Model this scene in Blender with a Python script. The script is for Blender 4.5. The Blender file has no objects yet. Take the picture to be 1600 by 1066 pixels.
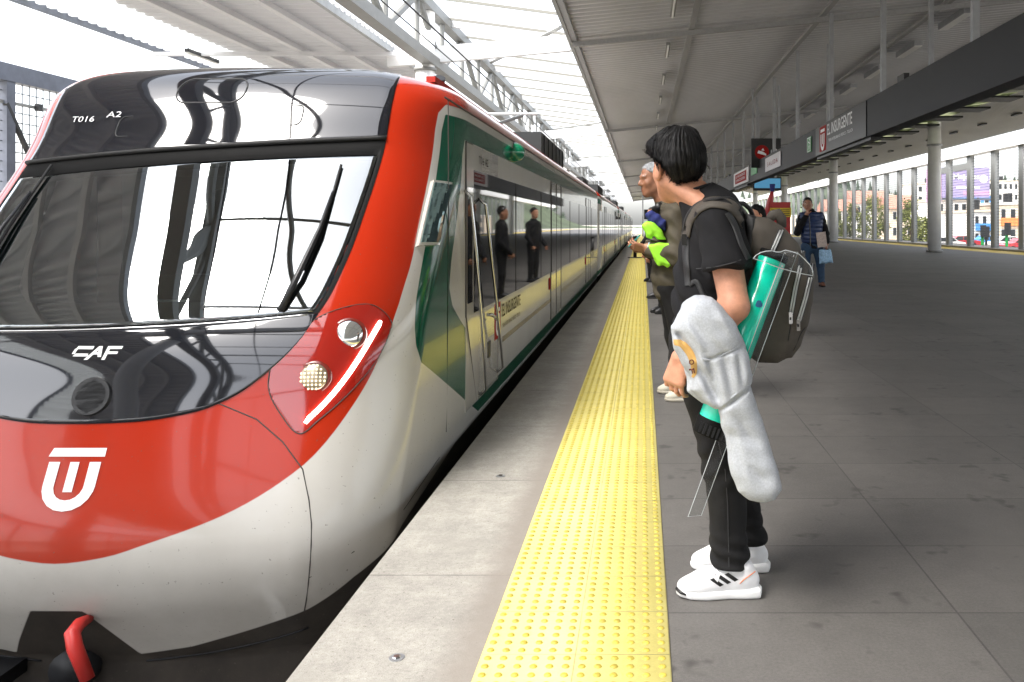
import bpy, math, random
import numpy as np
from mathutils import Vector
R=math.radians
random.seed(7); RNG=np.random.RandomState(7)
sc=bpy.context.scene; COL=sc.collection
# ------------------------------------------------------------------ camera
F=1324.0; HC=1.32                       # focal length in photo pixels, eye height above the platform
cam=bpy.data.cameras.new('camera'); co=bpy.data.objects.new('camera',cam); COL.objects.link(co)
cam.sensor_width=36; cam.lens=F*36/1600; cam.clip_end=5000; cam.clip_start=.05
cam.shift_x=-204/1600; cam.shift_y=-182/1600
co.location=(0,0,HC); co.rotation_euler=(R(90),0,0); sc.camera=co
# ------------------------------------------------------------------ sky, sun, exposure
SUN=Vector((-.50,-.42,1.0)).normalized()
EL=math.asin(SUN.z); AZ=math.atan2(SUN.x,SUN.y)
wd=bpy.data.worlds.new('World'); sc.world=wd; wd.use_nodes=True
wt=wd.node_tree; bg=wt.nodes['Background']
sky=wt.nodes.new('ShaderNodeTexSky'); sky.sky_type='NISHITA'; sky.sun_disc=False
sky.sun_elevation=EL; sky.sun_rotation=AZ; sky.air_density=1.0; sky.dust_density=3.0; sky.ozone_density=1.0
hs=wt.nodes.new('ShaderNodeHueSaturation'); hs.inputs['Saturation'].default_value=.32
wt.links.new(sky.outputs[0],hs.inputs['Color']); wt.links.new(hs.outputs[0],bg.inputs['Color'])
bg.inputs['Strength'].default_value=.15
sl=bpy.data.lights.new('sun','SUN'); so=bpy.data.objects.new('sun',sl); COL.objects.link(so)
sl.energy=1.4; sl.angle=R(32); sl.color=(1,.96,.9)
so.rotation_euler=(-SUN).to_track_quat('-Z','Y').to_euler()
sc.view_settings.view_transform='Standard'; sc.view_settings.look='None'
sc.view_settings.exposure=2.1; sc.view_settings.gamma=1
sc.render.engine='CYCLES'; sc.cycles.max_bounces=8; sc.cycles.diffuse_bounces=4; sc.cycles.glossy_bounces=4
sc.cycles.transparent_max_bounces=12; sc.cycles.transmission_bounces=6; sc.cycles.sample_clamp_indirect=8
# ------------------------------------------------------------------ materials
def newmat(name):
    m=bpy.data.materials.new(name); m.use_nodes=True
    return m,m.node_tree.nodes,m.node_tree.links,m.node_tree.nodes['Principled BSDF']
def lin(r,g,b):
    f=lambda c:(c/255/12.92 if c<=10.3 else ((c/255+.055)/1.055)**2.4)
    return (f(r),f(g),f(b),1)
def pm(name,col,rough=.5,metal=0,coat=0,ior=1.5,var=0,vscale=20,bump=0,bscale=200,emit=0,trans=0,sss=0,obj=True,rvar=0,sheen=0,stretch=None):
    m,N,L,b=newmat(name)
    c=tuple(col)+((1,) if len(col)==3 else ())
    b.inputs['Base Color'].default_value=c; b.inputs['Roughness'].default_value=rough; b.inputs['Metallic'].default_value=metal
    b.inputs['Coat Weight'].default_value=coat; b.inputs['Coat Roughness'].default_value=.03; b.inputs['IOR'].default_value=ior
    b.inputs['Transmission Weight'].default_value=trans
    if sheen: b.inputs['Sheen Weight'].default_value=sheen; b.inputs['Sheen Roughness'].default_value=.5
    if sss: b.inputs['Subsurface Weight'].default_value=sss; b.inputs['Subsurface Radius'].default_value=(.012,.005,.003); b.inputs['Subsurface Scale'].default_value=.6
    if emit: b.inputs['Emission Color'].default_value=c; b.inputs['Emission Strength'].default_value=emit
    tc=N.new('ShaderNodeTexCoord'); src=tc.outputs['Object']
    if stretch:
        mp=N.new('ShaderNodeMapping'); mp.inputs['Scale'].default_value=stretch; L.new(src,mp.inputs[0]); src=mp.outputs[0]
    if var:
        n=N.new('ShaderNodeTexNoise'); n.inputs['Scale'].default_value=vscale; n.inputs['Detail'].default_value=6; n.inputs['Roughness'].default_value=.65
        L.new(src,n.inputs['Vector'])
        mr=N.new('ShaderNodeMapRange'); mr.inputs['From Min'].default_value=.3; mr.inputs['From Max'].default_value=.7
        mr.inputs['To Min'].default_value=1-var; mr.inputs['To Max'].default_value=1+var
        L.new(n.outputs['Fac'],mr.inputs['Value'])
        mx=N.new('ShaderNodeMix'); mx.data_type='RGBA'; mx.blend_type='MULTIPLY'; mx.inputs['Factor'].default_value=1
        mx.inputs['A'].default_value=c; L.new(mr.outputs[0],mx.inputs['B']); L.new(mx.outputs['Result'],b.inputs['Base Color'])
        if rvar:
            m2=N.new('ShaderNodeMapRange'); m2.inputs['To Min'].default_value=max(0,rough-rvar); m2.inputs['To Max'].default_value=rough+rvar
            L.new(n.outputs['Fac'],m2.inputs['Value']); L.new(m2.outputs[0],b.inputs['Roughness'])
    if bump:
        n2=N.new('ShaderNodeTexNoise'); n2.inputs['Scale'].default_value=bscale; n2.inputs['Detail'].default_value=4
        L.new(src,n2.inputs['Vector'])
        bp=N.new('ShaderNodeBump'); bp.inputs['Strength'].default_value=bump; bp.inputs['Distance'].default_value=.004
        L.new(n2.outputs['Fac'],bp.inputs['Height']); L.new(bp.outputs[0],b.inputs['Normal'])
    return m
M=dict(
 white=pm('white_paint',(.80,.80,.79),.45,var=.06,vscale=3),
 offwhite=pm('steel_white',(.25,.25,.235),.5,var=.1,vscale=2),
 ceil=pm('ceiling_sheet',(.56,.56,.57),.4,metal=.1,var=.10,vscale=.6,stretch=(1,.25,1)),
 ceil_l=pm('canopy_sheet',(.72,.72,.73),.5,var=.06,vscale=.8),
 steel=pm('galvanised_steel',(.33,.34,.35),.4,metal=.6,var=.12,vscale=8),
 dgrey=pm('dark_grey_panel',(.010,.0105,.0125),.5,var=.15,vscale=3,ior=1.35),
 black=pm('black_plastic',(.012,.012,.013),.4),
 rubber=pm('black_rubber',(.01,.01,.01),.7),
 chrome=pm('bright_steel',(.7,.7,.7),.18,metal=1),
 zipm=pm('zip_steel',(.62,.62,.62),.35,metal=.7,bump=.6,bscale=900),
 gloss=pm('black_gloss',(.008,.009,.013),.04,ior=1.75),
 screen=pm('windscreen_glass',(.035,.045,.045),.02,coat=.6,ior=3.0),
 glass=pm('tinted_glass',(.008,.009,.010),.025,ior=1.3),
 redp=pm('red_paint',lin(175,40,22),.4,var=.03),
 grnp=pm('green_lamp',lin(10,120,85),.12,coat=1),
 pgrey=pm('warm_grey_paint',(.50,.48,.44),.16,coat=1,var=.03,vscale=2),
 wmark=pm('white_mark',(.85,.85,.85),.35),
 wtext=pm('white_text',(.8,.8,.8),.5),
 dred=pm('sign_red',lin(150,30,28),.6,ior=1.2),
 green=pm('sign_green',lin(15,140,60),.4),
 skin=pm('skin',lin(196,140,112),.52,var=.14,vscale=38,sss=.10,bump=.3,bscale=420),
 skin2=pm('tan_skin',lin(160,112,86),.45,var=.10,vscale=60,sss=.2,bump=.15,bscale=400),
 lips=pm('lips',lin(150,80,72),.4),
 eye=pm('eye_white',(.75,.73,.70),.15), iris=pm('iris',(.02,.012,.008),.1),
 hair=pm('black_hair',(.0045,.004,.0042),.62,ior=1.35,var=.5,vscale=150), hairg=pm('grey_hair',(.42,.43,.45),.45,var=.3,vscale=120), hairb=pm('dark_hair',(.015,.011,.009),.4),
 tee=pm('black_cotton',(.0085,.0083,.0095),.9,var=.15,vscale=14,bump=.3,bscale=700,ior=1.35),
 jean=pm('black_denim',(.0105,.0102,.0108),.9,var=.35,vscale=10,bump=.4,bscale=900,ior=1.35),
 bjean=pm('blue_denim',(.02,.05,.10),.8,var=.25,vscale=12,bump=.3,bscale=600),
 vest=pm('navy_nylon',(.012,.030,.10),.38,var=.15,vscale=20),
 jack=pm('brown_jacket',(.070,.058,.037),.75,var=.2,vscale=18,bump=.3,bscale=400),
 cream=pm('cream_trainer',(.55,.52,.43),.7,var=.1), brown=pm('brown_leather',(.14,.05,.025),.5),
 neon=pm('neon_green_cloth',(.36,.86,.04),.7,var=.08,vscale=25), navy=pm('navy_cloth',(.02,.03,.16),.8,var=.15),
 sweat=pm('grey_sweatshirt',(.43,.45,.485),.95,var=.16,vscale=170,bump=.5,bscale=520),
 tan=pm('tan_print',(.55,.33,.10),.8,var=.08), maroon=pm('maroon_print',(.11,.02,.02),.8),
 shoe=pm('white_knit',(.80,.80,.82),.75,bump=.35,bscale=520), sole=pm('white_rubber',(.83,.83,.83),.5), orange=pm('orange_trim',(.85,.25,.08),.5),
 pack=pm('taupe_nylon',(.070,.059,.047),.72,var=.10,vscale=30,bump=.45,bscale=620), packd=pm('black_nylon',(.012,.012,.013),.55,bump=.4,bscale=500),
 teal=pm('teal_plastic',(.0,.60,.41),.22,coat=.5), blue=pm('blue_ink',(.01,.10,.22),.4),
 acry=pm('clear_acrylic',(.86,.88,.88),.03,trans=1,ior=1.5), acrye=pm('acrylic_edge',(.50,.53,.55),.3),
 amber=pm('amber_led',(.40,.33,.24),.25,metal=.6), lens=pm('lamp_lens',(.8,.82,.82),.04,metal=.9),
 drl=pm('daylight_strip',(1,.97,.93),.3,emit=2.5), tube=pm('lamp_tube',(.75,.75,.72),.4),
 blue_s=pm('screen_blue',(.05,.20,.34),.2,emit=.22), yel=pm('yellow_paint',(.62,.44,.03),.55,var=.15,vscale=5),
 yelg=pm('green_yellow_rooflight',(.42,.45,.10),.5,var=.4,vscale=2.5,trans=.0),
 teal_gl=pm('mirror_glass',(.45,.68,.70),.03,metal=.95),
 leaf=pm('leaf_green',(.19,.21,.045),.6,var=.4,vscale=2), leafd=pm('pine_green',(.035,.055,.03),.7,var=.4,vscale=.4), bark=pm('bark',(.12,.08,.05),.9,var=.3),
 bwhite=pm('render_white',(.72,.70,.66),.8,var=.1,vscale=.5), bcream=pm('render_cream',(.66,.55,.42),.8,var=.1,vscale=.5), bblue=pm('render_blue',(.08,.28,.62),.6,var=.1), bpink=pm('render_pink',(.62,.30,.26),.8),
 tile=pm('terracotta',(.46,.22,.16),.8,var=.2,vscale=3), win=pm('dark_window',(.03,.035,.04),.1), purple=pm('billboard_purple',(.34,.29,.48),.6), pink=pm('billboard_pink',(.55,.32,.50),.5),
 carred=pm('car_red',(.5,.03,.04),.2,coat=1), paper=pm('paper',(.55,.45,.40),.7,var=.3,vscale=40), bagb=pm('pale_blue_bag',(.32,.52,.72),.5,var=.35,vscale=30),
 phone=pm('phone_teal',(.03,.30,.28),.25), cuff=pm('pale_blue_cuff',(.35,.50,.56),.8), slab=pm('slab_side',(.10,.10,.10),.9),
 wire=pm('fence_wire',(.10,.11,.12),.5,metal=.4), wireg=pm('fence_grey',(.30,.31,.31),.55,var=.1), bluegrey=pm('rail_bluegrey',(.11,.12,.15),.5,var=.2,vscale=4),
 cupola=pm('roof_box',(.03,.033,.035),.5), redlever=pm('red_lever',lin(200,50,45),.4), cooler=pm('red_cabinet',(.42,.03,.03),.4),
)
_m,_N,_L,_b=newmat('windscreen_glass'); _N.remove(_b); M['screen']=_m
_f=_N.new('ShaderNodeFresnel'); _f.inputs['IOR'].default_value=3.0; _g=_N.new('ShaderNodeBsdfGlossy'); _g.inputs['Roughness'].default_value=.012; _g.inputs['Color'].default_value=(.93,.98,1,1)
_t=_N.new('ShaderNodeBsdfTransparent'); _t.inputs['Color'].default_value=(.42,.50,.50,1); _x=_N.new('ShaderNodeMixShader')
_L.new(_f.outputs[0],_x.inputs[0]); _L.new(_t.outputs[0],_x.inputs[1]); _L.new(_g.outputs[0],_x.inputs[2]); _L.new(_x.outputs[0],_N['Material Output'].inputs['Surface'])
# ------------------------------------------------------------------ scene helpers
WL={}
def wl(o): return WL.get(o.name,Vector((0,0,0))) if o else Vector((0,0,0))
def tag(o,label=None,cat=None,group=None,kind=None):
    if label: o['label']=label
    if cat: o['category']=cat
    if group: o['group']=group
    if kind: o['kind']=kind
    return o
def empty(name,loc,label,cat,group=None):
    o=bpy.data.objects.new(name,None); COL.objects.link(o); o.location=loc; WL[o.name]=Vector(loc); o.empty_display_size=.2
    return tag(o,label,cat,group)
def link(name,V,Fc,mat,parent=None,smooth=False,origin=None):
    V=np.asarray(V,float).reshape(-1,3)
    if parent is not None: off=wl(parent)
    else:
        if origin is None:
            lo=V.min(0); hi=V.max(0); origin=((lo[0]+hi[0])/2,(lo[1]+hi[1])/2,lo[2])
        off=Vector(origin)
    me=bpy.data.meshes.new(name)
    Vl=V-np.array(off)
    if isinstance(Fc,np.ndarray) and Fc.ndim==2:
        k=Fc.shape[1]; me.vertices.add(len(Vl)); me.vertices.foreach_set('co',Vl.astype(np.float32).ravel())
        me.loops.add(Fc.size); me.loops.foreach_set('vertex_index',Fc.astype(np.int32).ravel())
        me.polygons.add(len(Fc)); me.polygons.foreach_set('loop_start',np.arange(0,Fc.size,k,dtype=np.int32)); me.polygons.foreach_set('loop_total',np.full(len(Fc),k,dtype=np.int32))
        me.update(calc_edges=True)
    else: me.from_pydata([tuple(v) for v in Vl],[],[tuple(int(i) for i in f) for f in Fc])
    me.validate(); me.update()
    if smooth: me.polygons.foreach_set('use_smooth',np.ones(len(me.polygons),bool))
    o=bpy.data.objects.new(name,me); COL.objects.link(o)
    for mm in (mat if isinstance(mat,(list,tuple)) else [mat]): me.materials.append(mm)
    if parent is not None: o.parent=parent; WL[o.name]=wl(parent)
    else: o.location=off; WL[o.name]=Vector(off)
    return o
def dup(o,dx,parent=None):
    """copy a thing with its parts and sub-parts, moved by dx"""
    c=o.copy(); COL.objects.link(c)
    if parent is None: c.location=Vector(o.location)+Vector(dx)
    else: c.parent=parent
    WL[c.name]=wl(o)+Vector(dx)
    for ch in o.children: dup(ch,dx,c)
    return c
class MB:
    def __init__(s): s.v=[]; s.f=[]
    def add(s,V,Fc):
        n=len(s.v); s.v+= [tuple(map(float,x)) for x in V]; s.f+=[tuple(int(i)+n for i in f) for f in Fc]; return s
    def box(s,x0,x1,y0,y1,z0,z1):
        V=[(x,y,z) for x in (x0,x1) for y in (y0,y1) for z in (z0,z1)]
        return s.add(V,[(0,1,3,2),(4,6,7,5),(0,4,5,1),(2,3,7,6),(0,2,6,4),(1,5,7,3)])
    def bar(s,a,b,w,h=None,up=(0,0,1)):
        a=Vector(a);b=Vector(b);d=(b-a).normalized(); u=Vector(up)
        if abs(d.dot(u))>.97: u=Vector((1,0,0))
        r=d.cross(u).normalized(); u=r.cross(d).normalized(); h=h or w
        V=[p+r*(i*w/2)+u*(j*h/2) for p in (a,b) for i,j in ((-1,-1),(1,-1),(1,1),(-1,1))]
        return s.add(V,[(3,2,1,0),(4,5,6,7)]+[(k,(k+1)%4,4+(k+1)%4,4+k) for k in range(4)])
    def tube(s,P,r,n=8,caps=True):
        P=[Vector(p) for p in P]; r=r if isinstance(r,(list,tuple)) else [r]*len(P)
        V=[];pu=None
        for i,p in enumerate(P):
            d=(P[min(i+1,len(P)-1)]-P[max(i-1,0)]).normalized()
            if pu is None: pu=Vector((0,0,1)) if abs(d.z)<.9 else Vector((1,0,0))
            a=d.cross(pu).normalized(); pu=a.cross(d).normalized()
            for k in range(n):
                t=2*math.pi*k/n; V.append(p+a*(math.cos(t)*r[i])+pu*(math.sin(t)*r[i]))
        Fc=[(i*n+k,i*n+(k+1)%n,(i+1)*n+(k+1)%n,(i+1)*n+k) for i in range(len(P)-1) for k in range(n)]
        if caps: Fc+=[tuple(range(n))[::-1],tuple(range((len(P)-1)*n,len(P)*n))]
        return s.add(V,Fc)
    def prism(s,poly,fn,t0,t1):
        """poly 2-D (ccw), fn(u,v,t)->xyz"""
        n=len(poly); V=[fn(u,v,t0) for u,v in poly]+[fn(u,v,t1) for u,v in poly]
        return s.add(V,[tuple(range(n))[::-1],tuple(range(n,2*n))]+[(k,(k+1)%n,n+(k+1)%n,n+k) for k in range(n)])
    def build(s,name,mat,parent=None,smooth=False,origin=None): return link(name,s.v,s.f,mat,parent,smooth,origin)
def thingmesh(mb,name,mat,label,cat,group=None,smooth=False,origin=None,kind=None):
    return tag(mb.build(name,mat,None,smooth,origin),label,cat,group,kind)
def structure(name,V,Fc,mat,smooth=False):
    return tag(link(name,V,Fc,mat,None,smooth),kind='structure')
def text_mesh(body,bold=0):
    """2-D text mesh: verts (u,v) with height normalised so capitals are 1 tall, and faces"""
    cu=bpy.data.curves.new('t','FONT'); cu.body=body; cu.size=1; cu.offset=bold; cu.resolution_u=3
    o=bpy.data.objects.new('t',cu); COL.objects.link(o); bpy.context.view_layer.update()
    me=bpy.data.meshes.new_from_object(o.evaluated_get(bpy.context.evaluated_depsgraph_get()))
    V=np.array([v.co[:2] for v in me.vertices]); Fc=[tuple(p.vertices) for p in me.polygons]
    bpy.data.objects.remove(o); bpy.data.meshes.remove(me); bpy.data.curves.remove(cu)
    V-=V.min(0); V/=.70
    return V,Fc
def put_text(body,w,h,fn,mat,parent,name='lettering',bold=0,t=.003):
    """text scaled into a w x h box (its lower left corner at 0,0); fn(u,v)->(point, normal)"""
    V,Fc=text_mesh(body,bold); V=V/V.max(0)*np.array([w,h])
    P=[]
    for u,v in V:
        p,n=fn(u,v); P.append(Vector(p)+Vector(n)*t)
    return link(name,P,Fc,mat,parent)
def emblem():
    """bar over a U with an inner stem, in a unit box"""
    Q=[[(-.5,.40),(.5,.40),(.5,.56),(-.44,.56)]]
    def stroke(P,w):
        P=[Vector((*p,0)) for p in P]; L=[];Rr=[]
        for i,p in enumerate(P):
            d=(P[min(i+1,len(P)-1)]-P[max(i-1,0)]).normalized(); nrm=Vector((-d.y,d.x,0))
            L.append(p+nrm*w/2); Rr.append(p-nrm*w/2)
        for i in range(len(P)-1): Q.append([L[i][:2],L[i+1][:2],Rr[i+1][:2],Rr[i][:2]][::-1])
    arc=[(-.36,.30),(-.36,.0),(-.36,-.14)]+[(-.0-.36*math.cos(t),-.14-.36*math.sin(t)) for t in np.linspace(.2,math.pi-.2,9)]+[(.36,-.14),(.36,.0),(.36,.30)]
    stroke(arc,.20); stroke([(.0,.30),(.0,-.25)],.16)
    return Q
def put_emblem(w,h,fn,mat,parent,t=.003,name='emblem'):
    mb=MB()
    for q in emblem():
        V=[]
        for u,v in q:
            p,n=fn(u*w,v*h); V.append(Vector(p)+Vector(n)*t)
        mb.add(V,[tuple(range(len(V)))])
    return mb.build(name,mat,parent)
ORD=['nearest','second','third','fourth','fifth','sixth','seventh','eighth','ninth','tenth','eleventh','twelfth','thirteenth','fourteenth','fifteenth','sixteenth','seventeenth','eighteenth','nineteenth','twentieth']
# ------------------------------------------------------------------ signed distance modelling
def V3(*a): return np.array(a,float)
def dcap(P,a,b,ra,rb):
    a=np.asarray(a,float);b=np.asarray(b,float);ba=b-a;pa=P-a
    h=np.clip(pa@ba/max(ba@ba,1e-9),0,1); return np.linalg.norm(pa-h[:,None]*ba,axis=1)-(ra+(rb-ra)*h)
def dell(P,c,r,A=None):
    p=P-np.asarray(c,float)
    if A is not None: p=p@np.asarray(A,float).T
    r=np.asarray(r,float); k0=np.linalg.norm(p/r,axis=1); k1=np.linalg.norm(p/r**2,axis=1)
    return k0*(k0-1)/np.maximum(k1,1e-6)
def smin(a,b,k):
    if k<=0: return np.minimum(a,b)
    h=np.maximum(k-np.abs(a-b),0)/k; return np.minimum(a,b)-h*h*k*.25
def smax(a,b,k): return -smin(-a,-b,k)
def dpoly(P2,poly):
    poly=np.asarray(poly,float); n=len(poly); d=np.full(len(P2),1e9); s=np.ones(len(P2))
    for i in range(n):
        a=poly[i]; b=poly[i-1]; e=b-a; w=P2-a
        t=np.clip(w@e/max(e@e,1e-12),0,1); q=w-t[:,None]*e; d=np.minimum(d,(q**2).sum(1))
        c1=P2[:,1]>=a[1]; c2=P2[:,1]<b[1]; c3=e[0]*w[:,1]>e[1]*w[:,0]
        s=np.where((c1&c2&c3)|(~c1&~c2&~c3),-s,s)
    return s*np.sqrt(d)
def prims(L,P,inf=0,k=.03):
    d=None
    for q in L:
        kk=k
        if q[0]=='c': x=dcap(P,*q[1:5]); kk=q[5] if len(q)>5 else k
        else: x=dell(P,q[1],q[2],q[3] if len(q)>3 else None); kk=q[4] if len(q)>4 else k
        d=x if d is None else smin(d,x,kk)
    return d-inf
def surfnet(f,lo,hi,h):
    lo=np.asarray(lo,float); hi=np.asarray(hi,float); B=4
    nb=np.ceil((hi-lo)/(h*B)).astype(int)+1; n=nb*B
    ci=np.stack(np.meshgrid(*[np.arange(k) for k in nb],indexing='ij'),-1).reshape(-1,3)
    d=f(lo+(ci*B+(B-1)/2)*h)
    act=np.abs(d)<h*B*1.7
    Vv=np.where(d<0,-1.,1.).astype(np.float32).reshape(nb)
    Vv=Vv.repeat(B,0).repeat(B,1).repeat(B,2)
    off=np.stack(np.meshgrid(*[np.arange(B)]*3,indexing='ij'),-1).reshape(-1,3)
    ai=(ci[act][:,None]*B+off[None]).reshape(-1,3)
    for s in range(0,len(ai),400000):
        a=ai[s:s+400000]; Vv[a[:,0],a[:,1],a[:,2]]=f(lo+a*h)
    ins=Vv<0; ncell=n-1; tot=int(np.prod(n)); acc=np.zeros((0,3)); 
    sid=lambda I:(I[:,0]*n[1]+I[:,1])*n[2]+I[:,2]
    ids=[];pos=[];quads=[]
    for ax in range(3):
        sA=[slice(None)]*3; sB=[slice(None)]*3; sA[ax]=slice(0,-1); sB[ax]=slice(1,None)
        cr=np.argwhere(ins[tuple(sA)]!=ins[tuple(sB)])
        o1,o2=(ax+1)%3,(ax+2)%3
        cr=cr[(cr[:,o1]>0)&(cr[:,o2]>0)&(cr[:,o1]<n[o1]-1)&(cr[:,o2]<n[o2]-1)]
        e=np.zeros(3,int); e[ax]=1; q=cr+e
        va=Vv[cr[:,0],cr[:,1],cr[:,2]]; vb=Vv[q[:,0],q[:,1],q[:,2]]
        t=va/(va-vb); p=cr.astype(float); p[:,ax]+=t
        c=[]
        for da,db in ((0,0),(1,0),(1,1),(0,1)):
            z=cr.copy(); z[:,o1]-=da; z[:,o2]-=db; k=sid(z); c.append(k); ids.append(k); pos.append(p)
        c=np.stack(c,1); c[va>=0]=c[va>=0][:,::-1]; quads.append(c)
    ids=np.concatenate(ids); pos=np.concatenate(pos); quads=np.concatenate(quads)
    u,inv=np.unique(ids,return_inverse=True); cnt=np.bincount(inv)
    V=np.stack([np.bincount(inv,pos[:,i])/cnt for i in range(3)],1)
    Q=np.searchsorted(u,quads)
    return lo+V*h,Q
def sdf_obj(name,f,lo,hi,h,mat,parent=None):
    V,Q=surfnet(f,lo,hi,h); return link(name,V,Q,mat,parent,True)
def march(f,o,d,tmax=1.5,t0=0):
    """first hit of points o along direction d with the distance field f"""
    o=np.asarray(o,float).reshape(-1,3); d=np.asarray(d,float); d=np.broadcast_to(d,o.shape); t=np.full(len(o),float(t0))
    for _ in range(60):
        x=f(o+d*t[:,None]); t=np.minimum(t+x*.8,tmax)
    return o+d*t[:,None]
def pix(px,py,Y): return V3((px-1004)/F*Y,Y,HC-(py-351)/F*Y)
def wob(P,s,a,seed=0):
    r=np.random.RandomState(seed); d=np.zeros(len(P))
    for i in range(4):
        k=r.normal(size=3); k/=np.linalg.norm(k); d+=np.sin(P@k*s*(1+.7*i)+r.uniform(0,6.3)+1.3*np.sin(P@np.roll(k,1)*s*.6))/(1+.6*i)
    return d*a*.5
# ================================================================== THE STATION
def paving(name,c1,c2,mortar,bw,rh,ms,rough,nz,spots=0,spotcol=(.1,.1,.1,1),off=(0,0,0),wear=None,bumpd=.002,dirtx=None):
    m,N,L,b=newmat(name); tc=N.new('ShaderNodeTexCoord'); mp=N.new('ShaderNodeMapping'); mp.inputs['Location'].default_value=off
    L.new(tc.outputs['Object'],mp.inputs[0])
    br=N.new('ShaderNodeTexBrick'); br.offset=0; br.squash=1
    for k,v in (('Scale',1),('Mortar Size',ms),('Brick Width',bw),('Row Height',rh),('Mortar Smooth',.2),('Bias',0)): br.inputs[k].default_value=v
    br.inputs['Color1'].default_value=c1; br.inputs['Color2'].default_value=c2; br.inputs['Mortar'].default_value=mortar
    L.new(mp.outputs[0],br.inputs['Vector']); col=br.outputs['Color']
    def mul(col,scale,lo,hi,detail=8,rgh=.65):
        n=N.new('ShaderNodeTexNoise'); n.inputs['Scale'].default_value=scale; n.inputs['Detail'].default_value=detail; n.inputs['Roughness'].default_value=rgh
        L.new(tc.outputs['Object'],n.inputs['Vector']); r=N.new('ShaderNodeMapRange'); r.inputs['From Min'].default_value=.28; r.inputs['From Max'].default_value=.72
        r.inputs['To Min'].default_value=lo; r.inputs['To Max'].default_value=hi; L.new(n.outputs['Fac'],r.inputs['Value'])
        x=N.new('ShaderNodeMix'); x.data_type='RGBA'; x.blend_type='MULTIPLY'; x.inputs['Factor'].default_value=1; L.new(col,x.inputs['A']); L.new(r.outputs[0],x.inputs['B']); return x.outputs['Result'],n
    for sc_,a in nz: col,n=mul(col,sc_,1-a,1+a)
    if spots:
        v=N.new('ShaderNodeTexNoise'); v.inputs['Scale'].default_value=spots; v.inputs['Detail'].default_value=3; v.inputs['Roughness'].default_value=.8; L.new(tc.outputs['Object'],v.inputs['Vector'])
        r=N.new('ShaderNodeMapRange'); r.inputs['From Min'].default_value=.60; r.inputs['From Max'].default_value=.68; L.new(v.outputs['Fac'],r.inputs['Value'])
        x=N.new('ShaderNodeMix'); x.data_type='RGBA'; L.new(r.outputs[0],x.inputs['Factor']); L.new(col,x.inputs['A']); x.inputs['B'].default_value=spotcol; col=x.outputs['Result']
    if wear:
        v=N.new('ShaderNodeTexNoise'); v.inputs['Scale'].default_value=wear[0]; v.inputs['Detail'].default_value=7; L.new(tc.outputs['Object'],v.inputs['Vector'])
        r=N.new('ShaderNodeMapRange'); r.inputs['From Min'].default_value=.52; r.inputs['From Max'].default_value=.70; r.inputs['To Max'].default_value=wear[2]; L.new(v.outputs['Fac'],r.inputs['Value'])
        x=N.new('ShaderNodeMix'); x.data_type='RGBA'; L.new(r.outputs[0],x.inputs['Factor']); L.new(col,x.inputs['A']); x.inputs['B'].default_value=wear[1]; col=x.outputs['Result']
    if dirtx:                                        # grimy mortar band along one edge of the slab
        sp=N.new('ShaderNodeSeparateXYZ'); L.new(tc.outputs['Object'],sp.inputs[0])
        v=N.new('ShaderNodeTexNoise'); v.inputs['Scale'].default_value=9; v.inputs['Detail'].default_value=6; L.new(tc.outputs['Object'],v.inputs['Vector'])
        ad=N.new('ShaderNodeMath'); ad.operation='MULTIPLY_ADD'; L.new(v.outputs['Fac'],ad.inputs[0]); ad.inputs[1].default_value=.10; L.new(sp.outputs['X'],ad.inputs[2])
        r=N.new('ShaderNodeMapRange'); r.inputs['From Min'].default_value=dirtx[0]; r.inputs['From Max'].default_value=dirtx[1]; r.inputs['To Max'].default_value=dirtx[3]; L.new(ad.outputs[0],r.inputs['Value'])
        x=N.new('ShaderNodeMix'); x.data_type='RGBA'; L.new(r.outputs[0],x.inputs['Factor']); L.new(col,x.inputs['A']); x.inputs['B'].default_value=dirtx[2]; col=x.outputs['Result']
    L.new(col,b.inputs['Base Color']); b.inputs['Roughness'].default_value=rough
    n2=N.new('ShaderNodeTexNoise'); n2.inputs['Scale'].default_value=160; n2.inputs['Detail'].default_value=5; L.new(tc.outputs['Object'],n2.inputs['Vector'])
    ad=N.new('ShaderNodeMath'); ad.operation='MULTIPLY_ADD'; L.new(br.outputs['Fac'],ad.inputs[0]); ad.inputs[1].default_value=-1; L.new(n2.outputs['Fac'],ad.inputs[2])
    bp=N.new('ShaderNodeBump'); bp.inputs['Strength'].default_value=.5; bp.inputs['Distance'].default_value=bumpd; L.new(ad.outputs[0],bp.inputs['Height']); L.new(bp.outputs[0],b.inputs['Normal'])
    return m
TILE=.289; SX0=-.494; SX1=.085; EX=-1.03
M['floor']=paving('dark_pavers',(.106,.100,.093,1),(.130,.122,.113,1),(.066,.062,.058,1),.985,.60,.004,.62,((.45,.08),(1.7,.09),(9,.10),(90,.18),(420,.32)),off=(-.085,.12,0),wear=(.9,(.135,.127,.117,1),.6),spots=3.1,spotcol=(.062,.058,.054,1))
M['edge']=paving('edge_concrete',(.355,.338,.30,1),(.33,.313,.28,1),(.235,.222,.20,1),9,1.18,.006,.8,((2.5,.16),(14,.16),(60,.14),(260,.28)),spots=85,spotcol=(.15,.13,.105,1),off=(4,.35,0),wear=(1.6,(.27,.255,.225,1),.75),dirtx=(-.60,-.49,(.25,.22,.19,1),.8))
M['tact']=paving('tactile_yellow',(.66,.575,.19,1),(.70,.61,.21,1),(.36,.30,.12,1),TILE,TILE,.0022,.55,((5,.07),(60,.06)),off=(-SX0,.005,0),wear=(3.2,(.70,.63,.24,1),.45))
M['dome']=pm('dome_yellow_shaded',(.50,.40,.06),.55,var=.25,vscale=7)  # darker than the tiles: the shading of the domes is put into the colour
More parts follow.
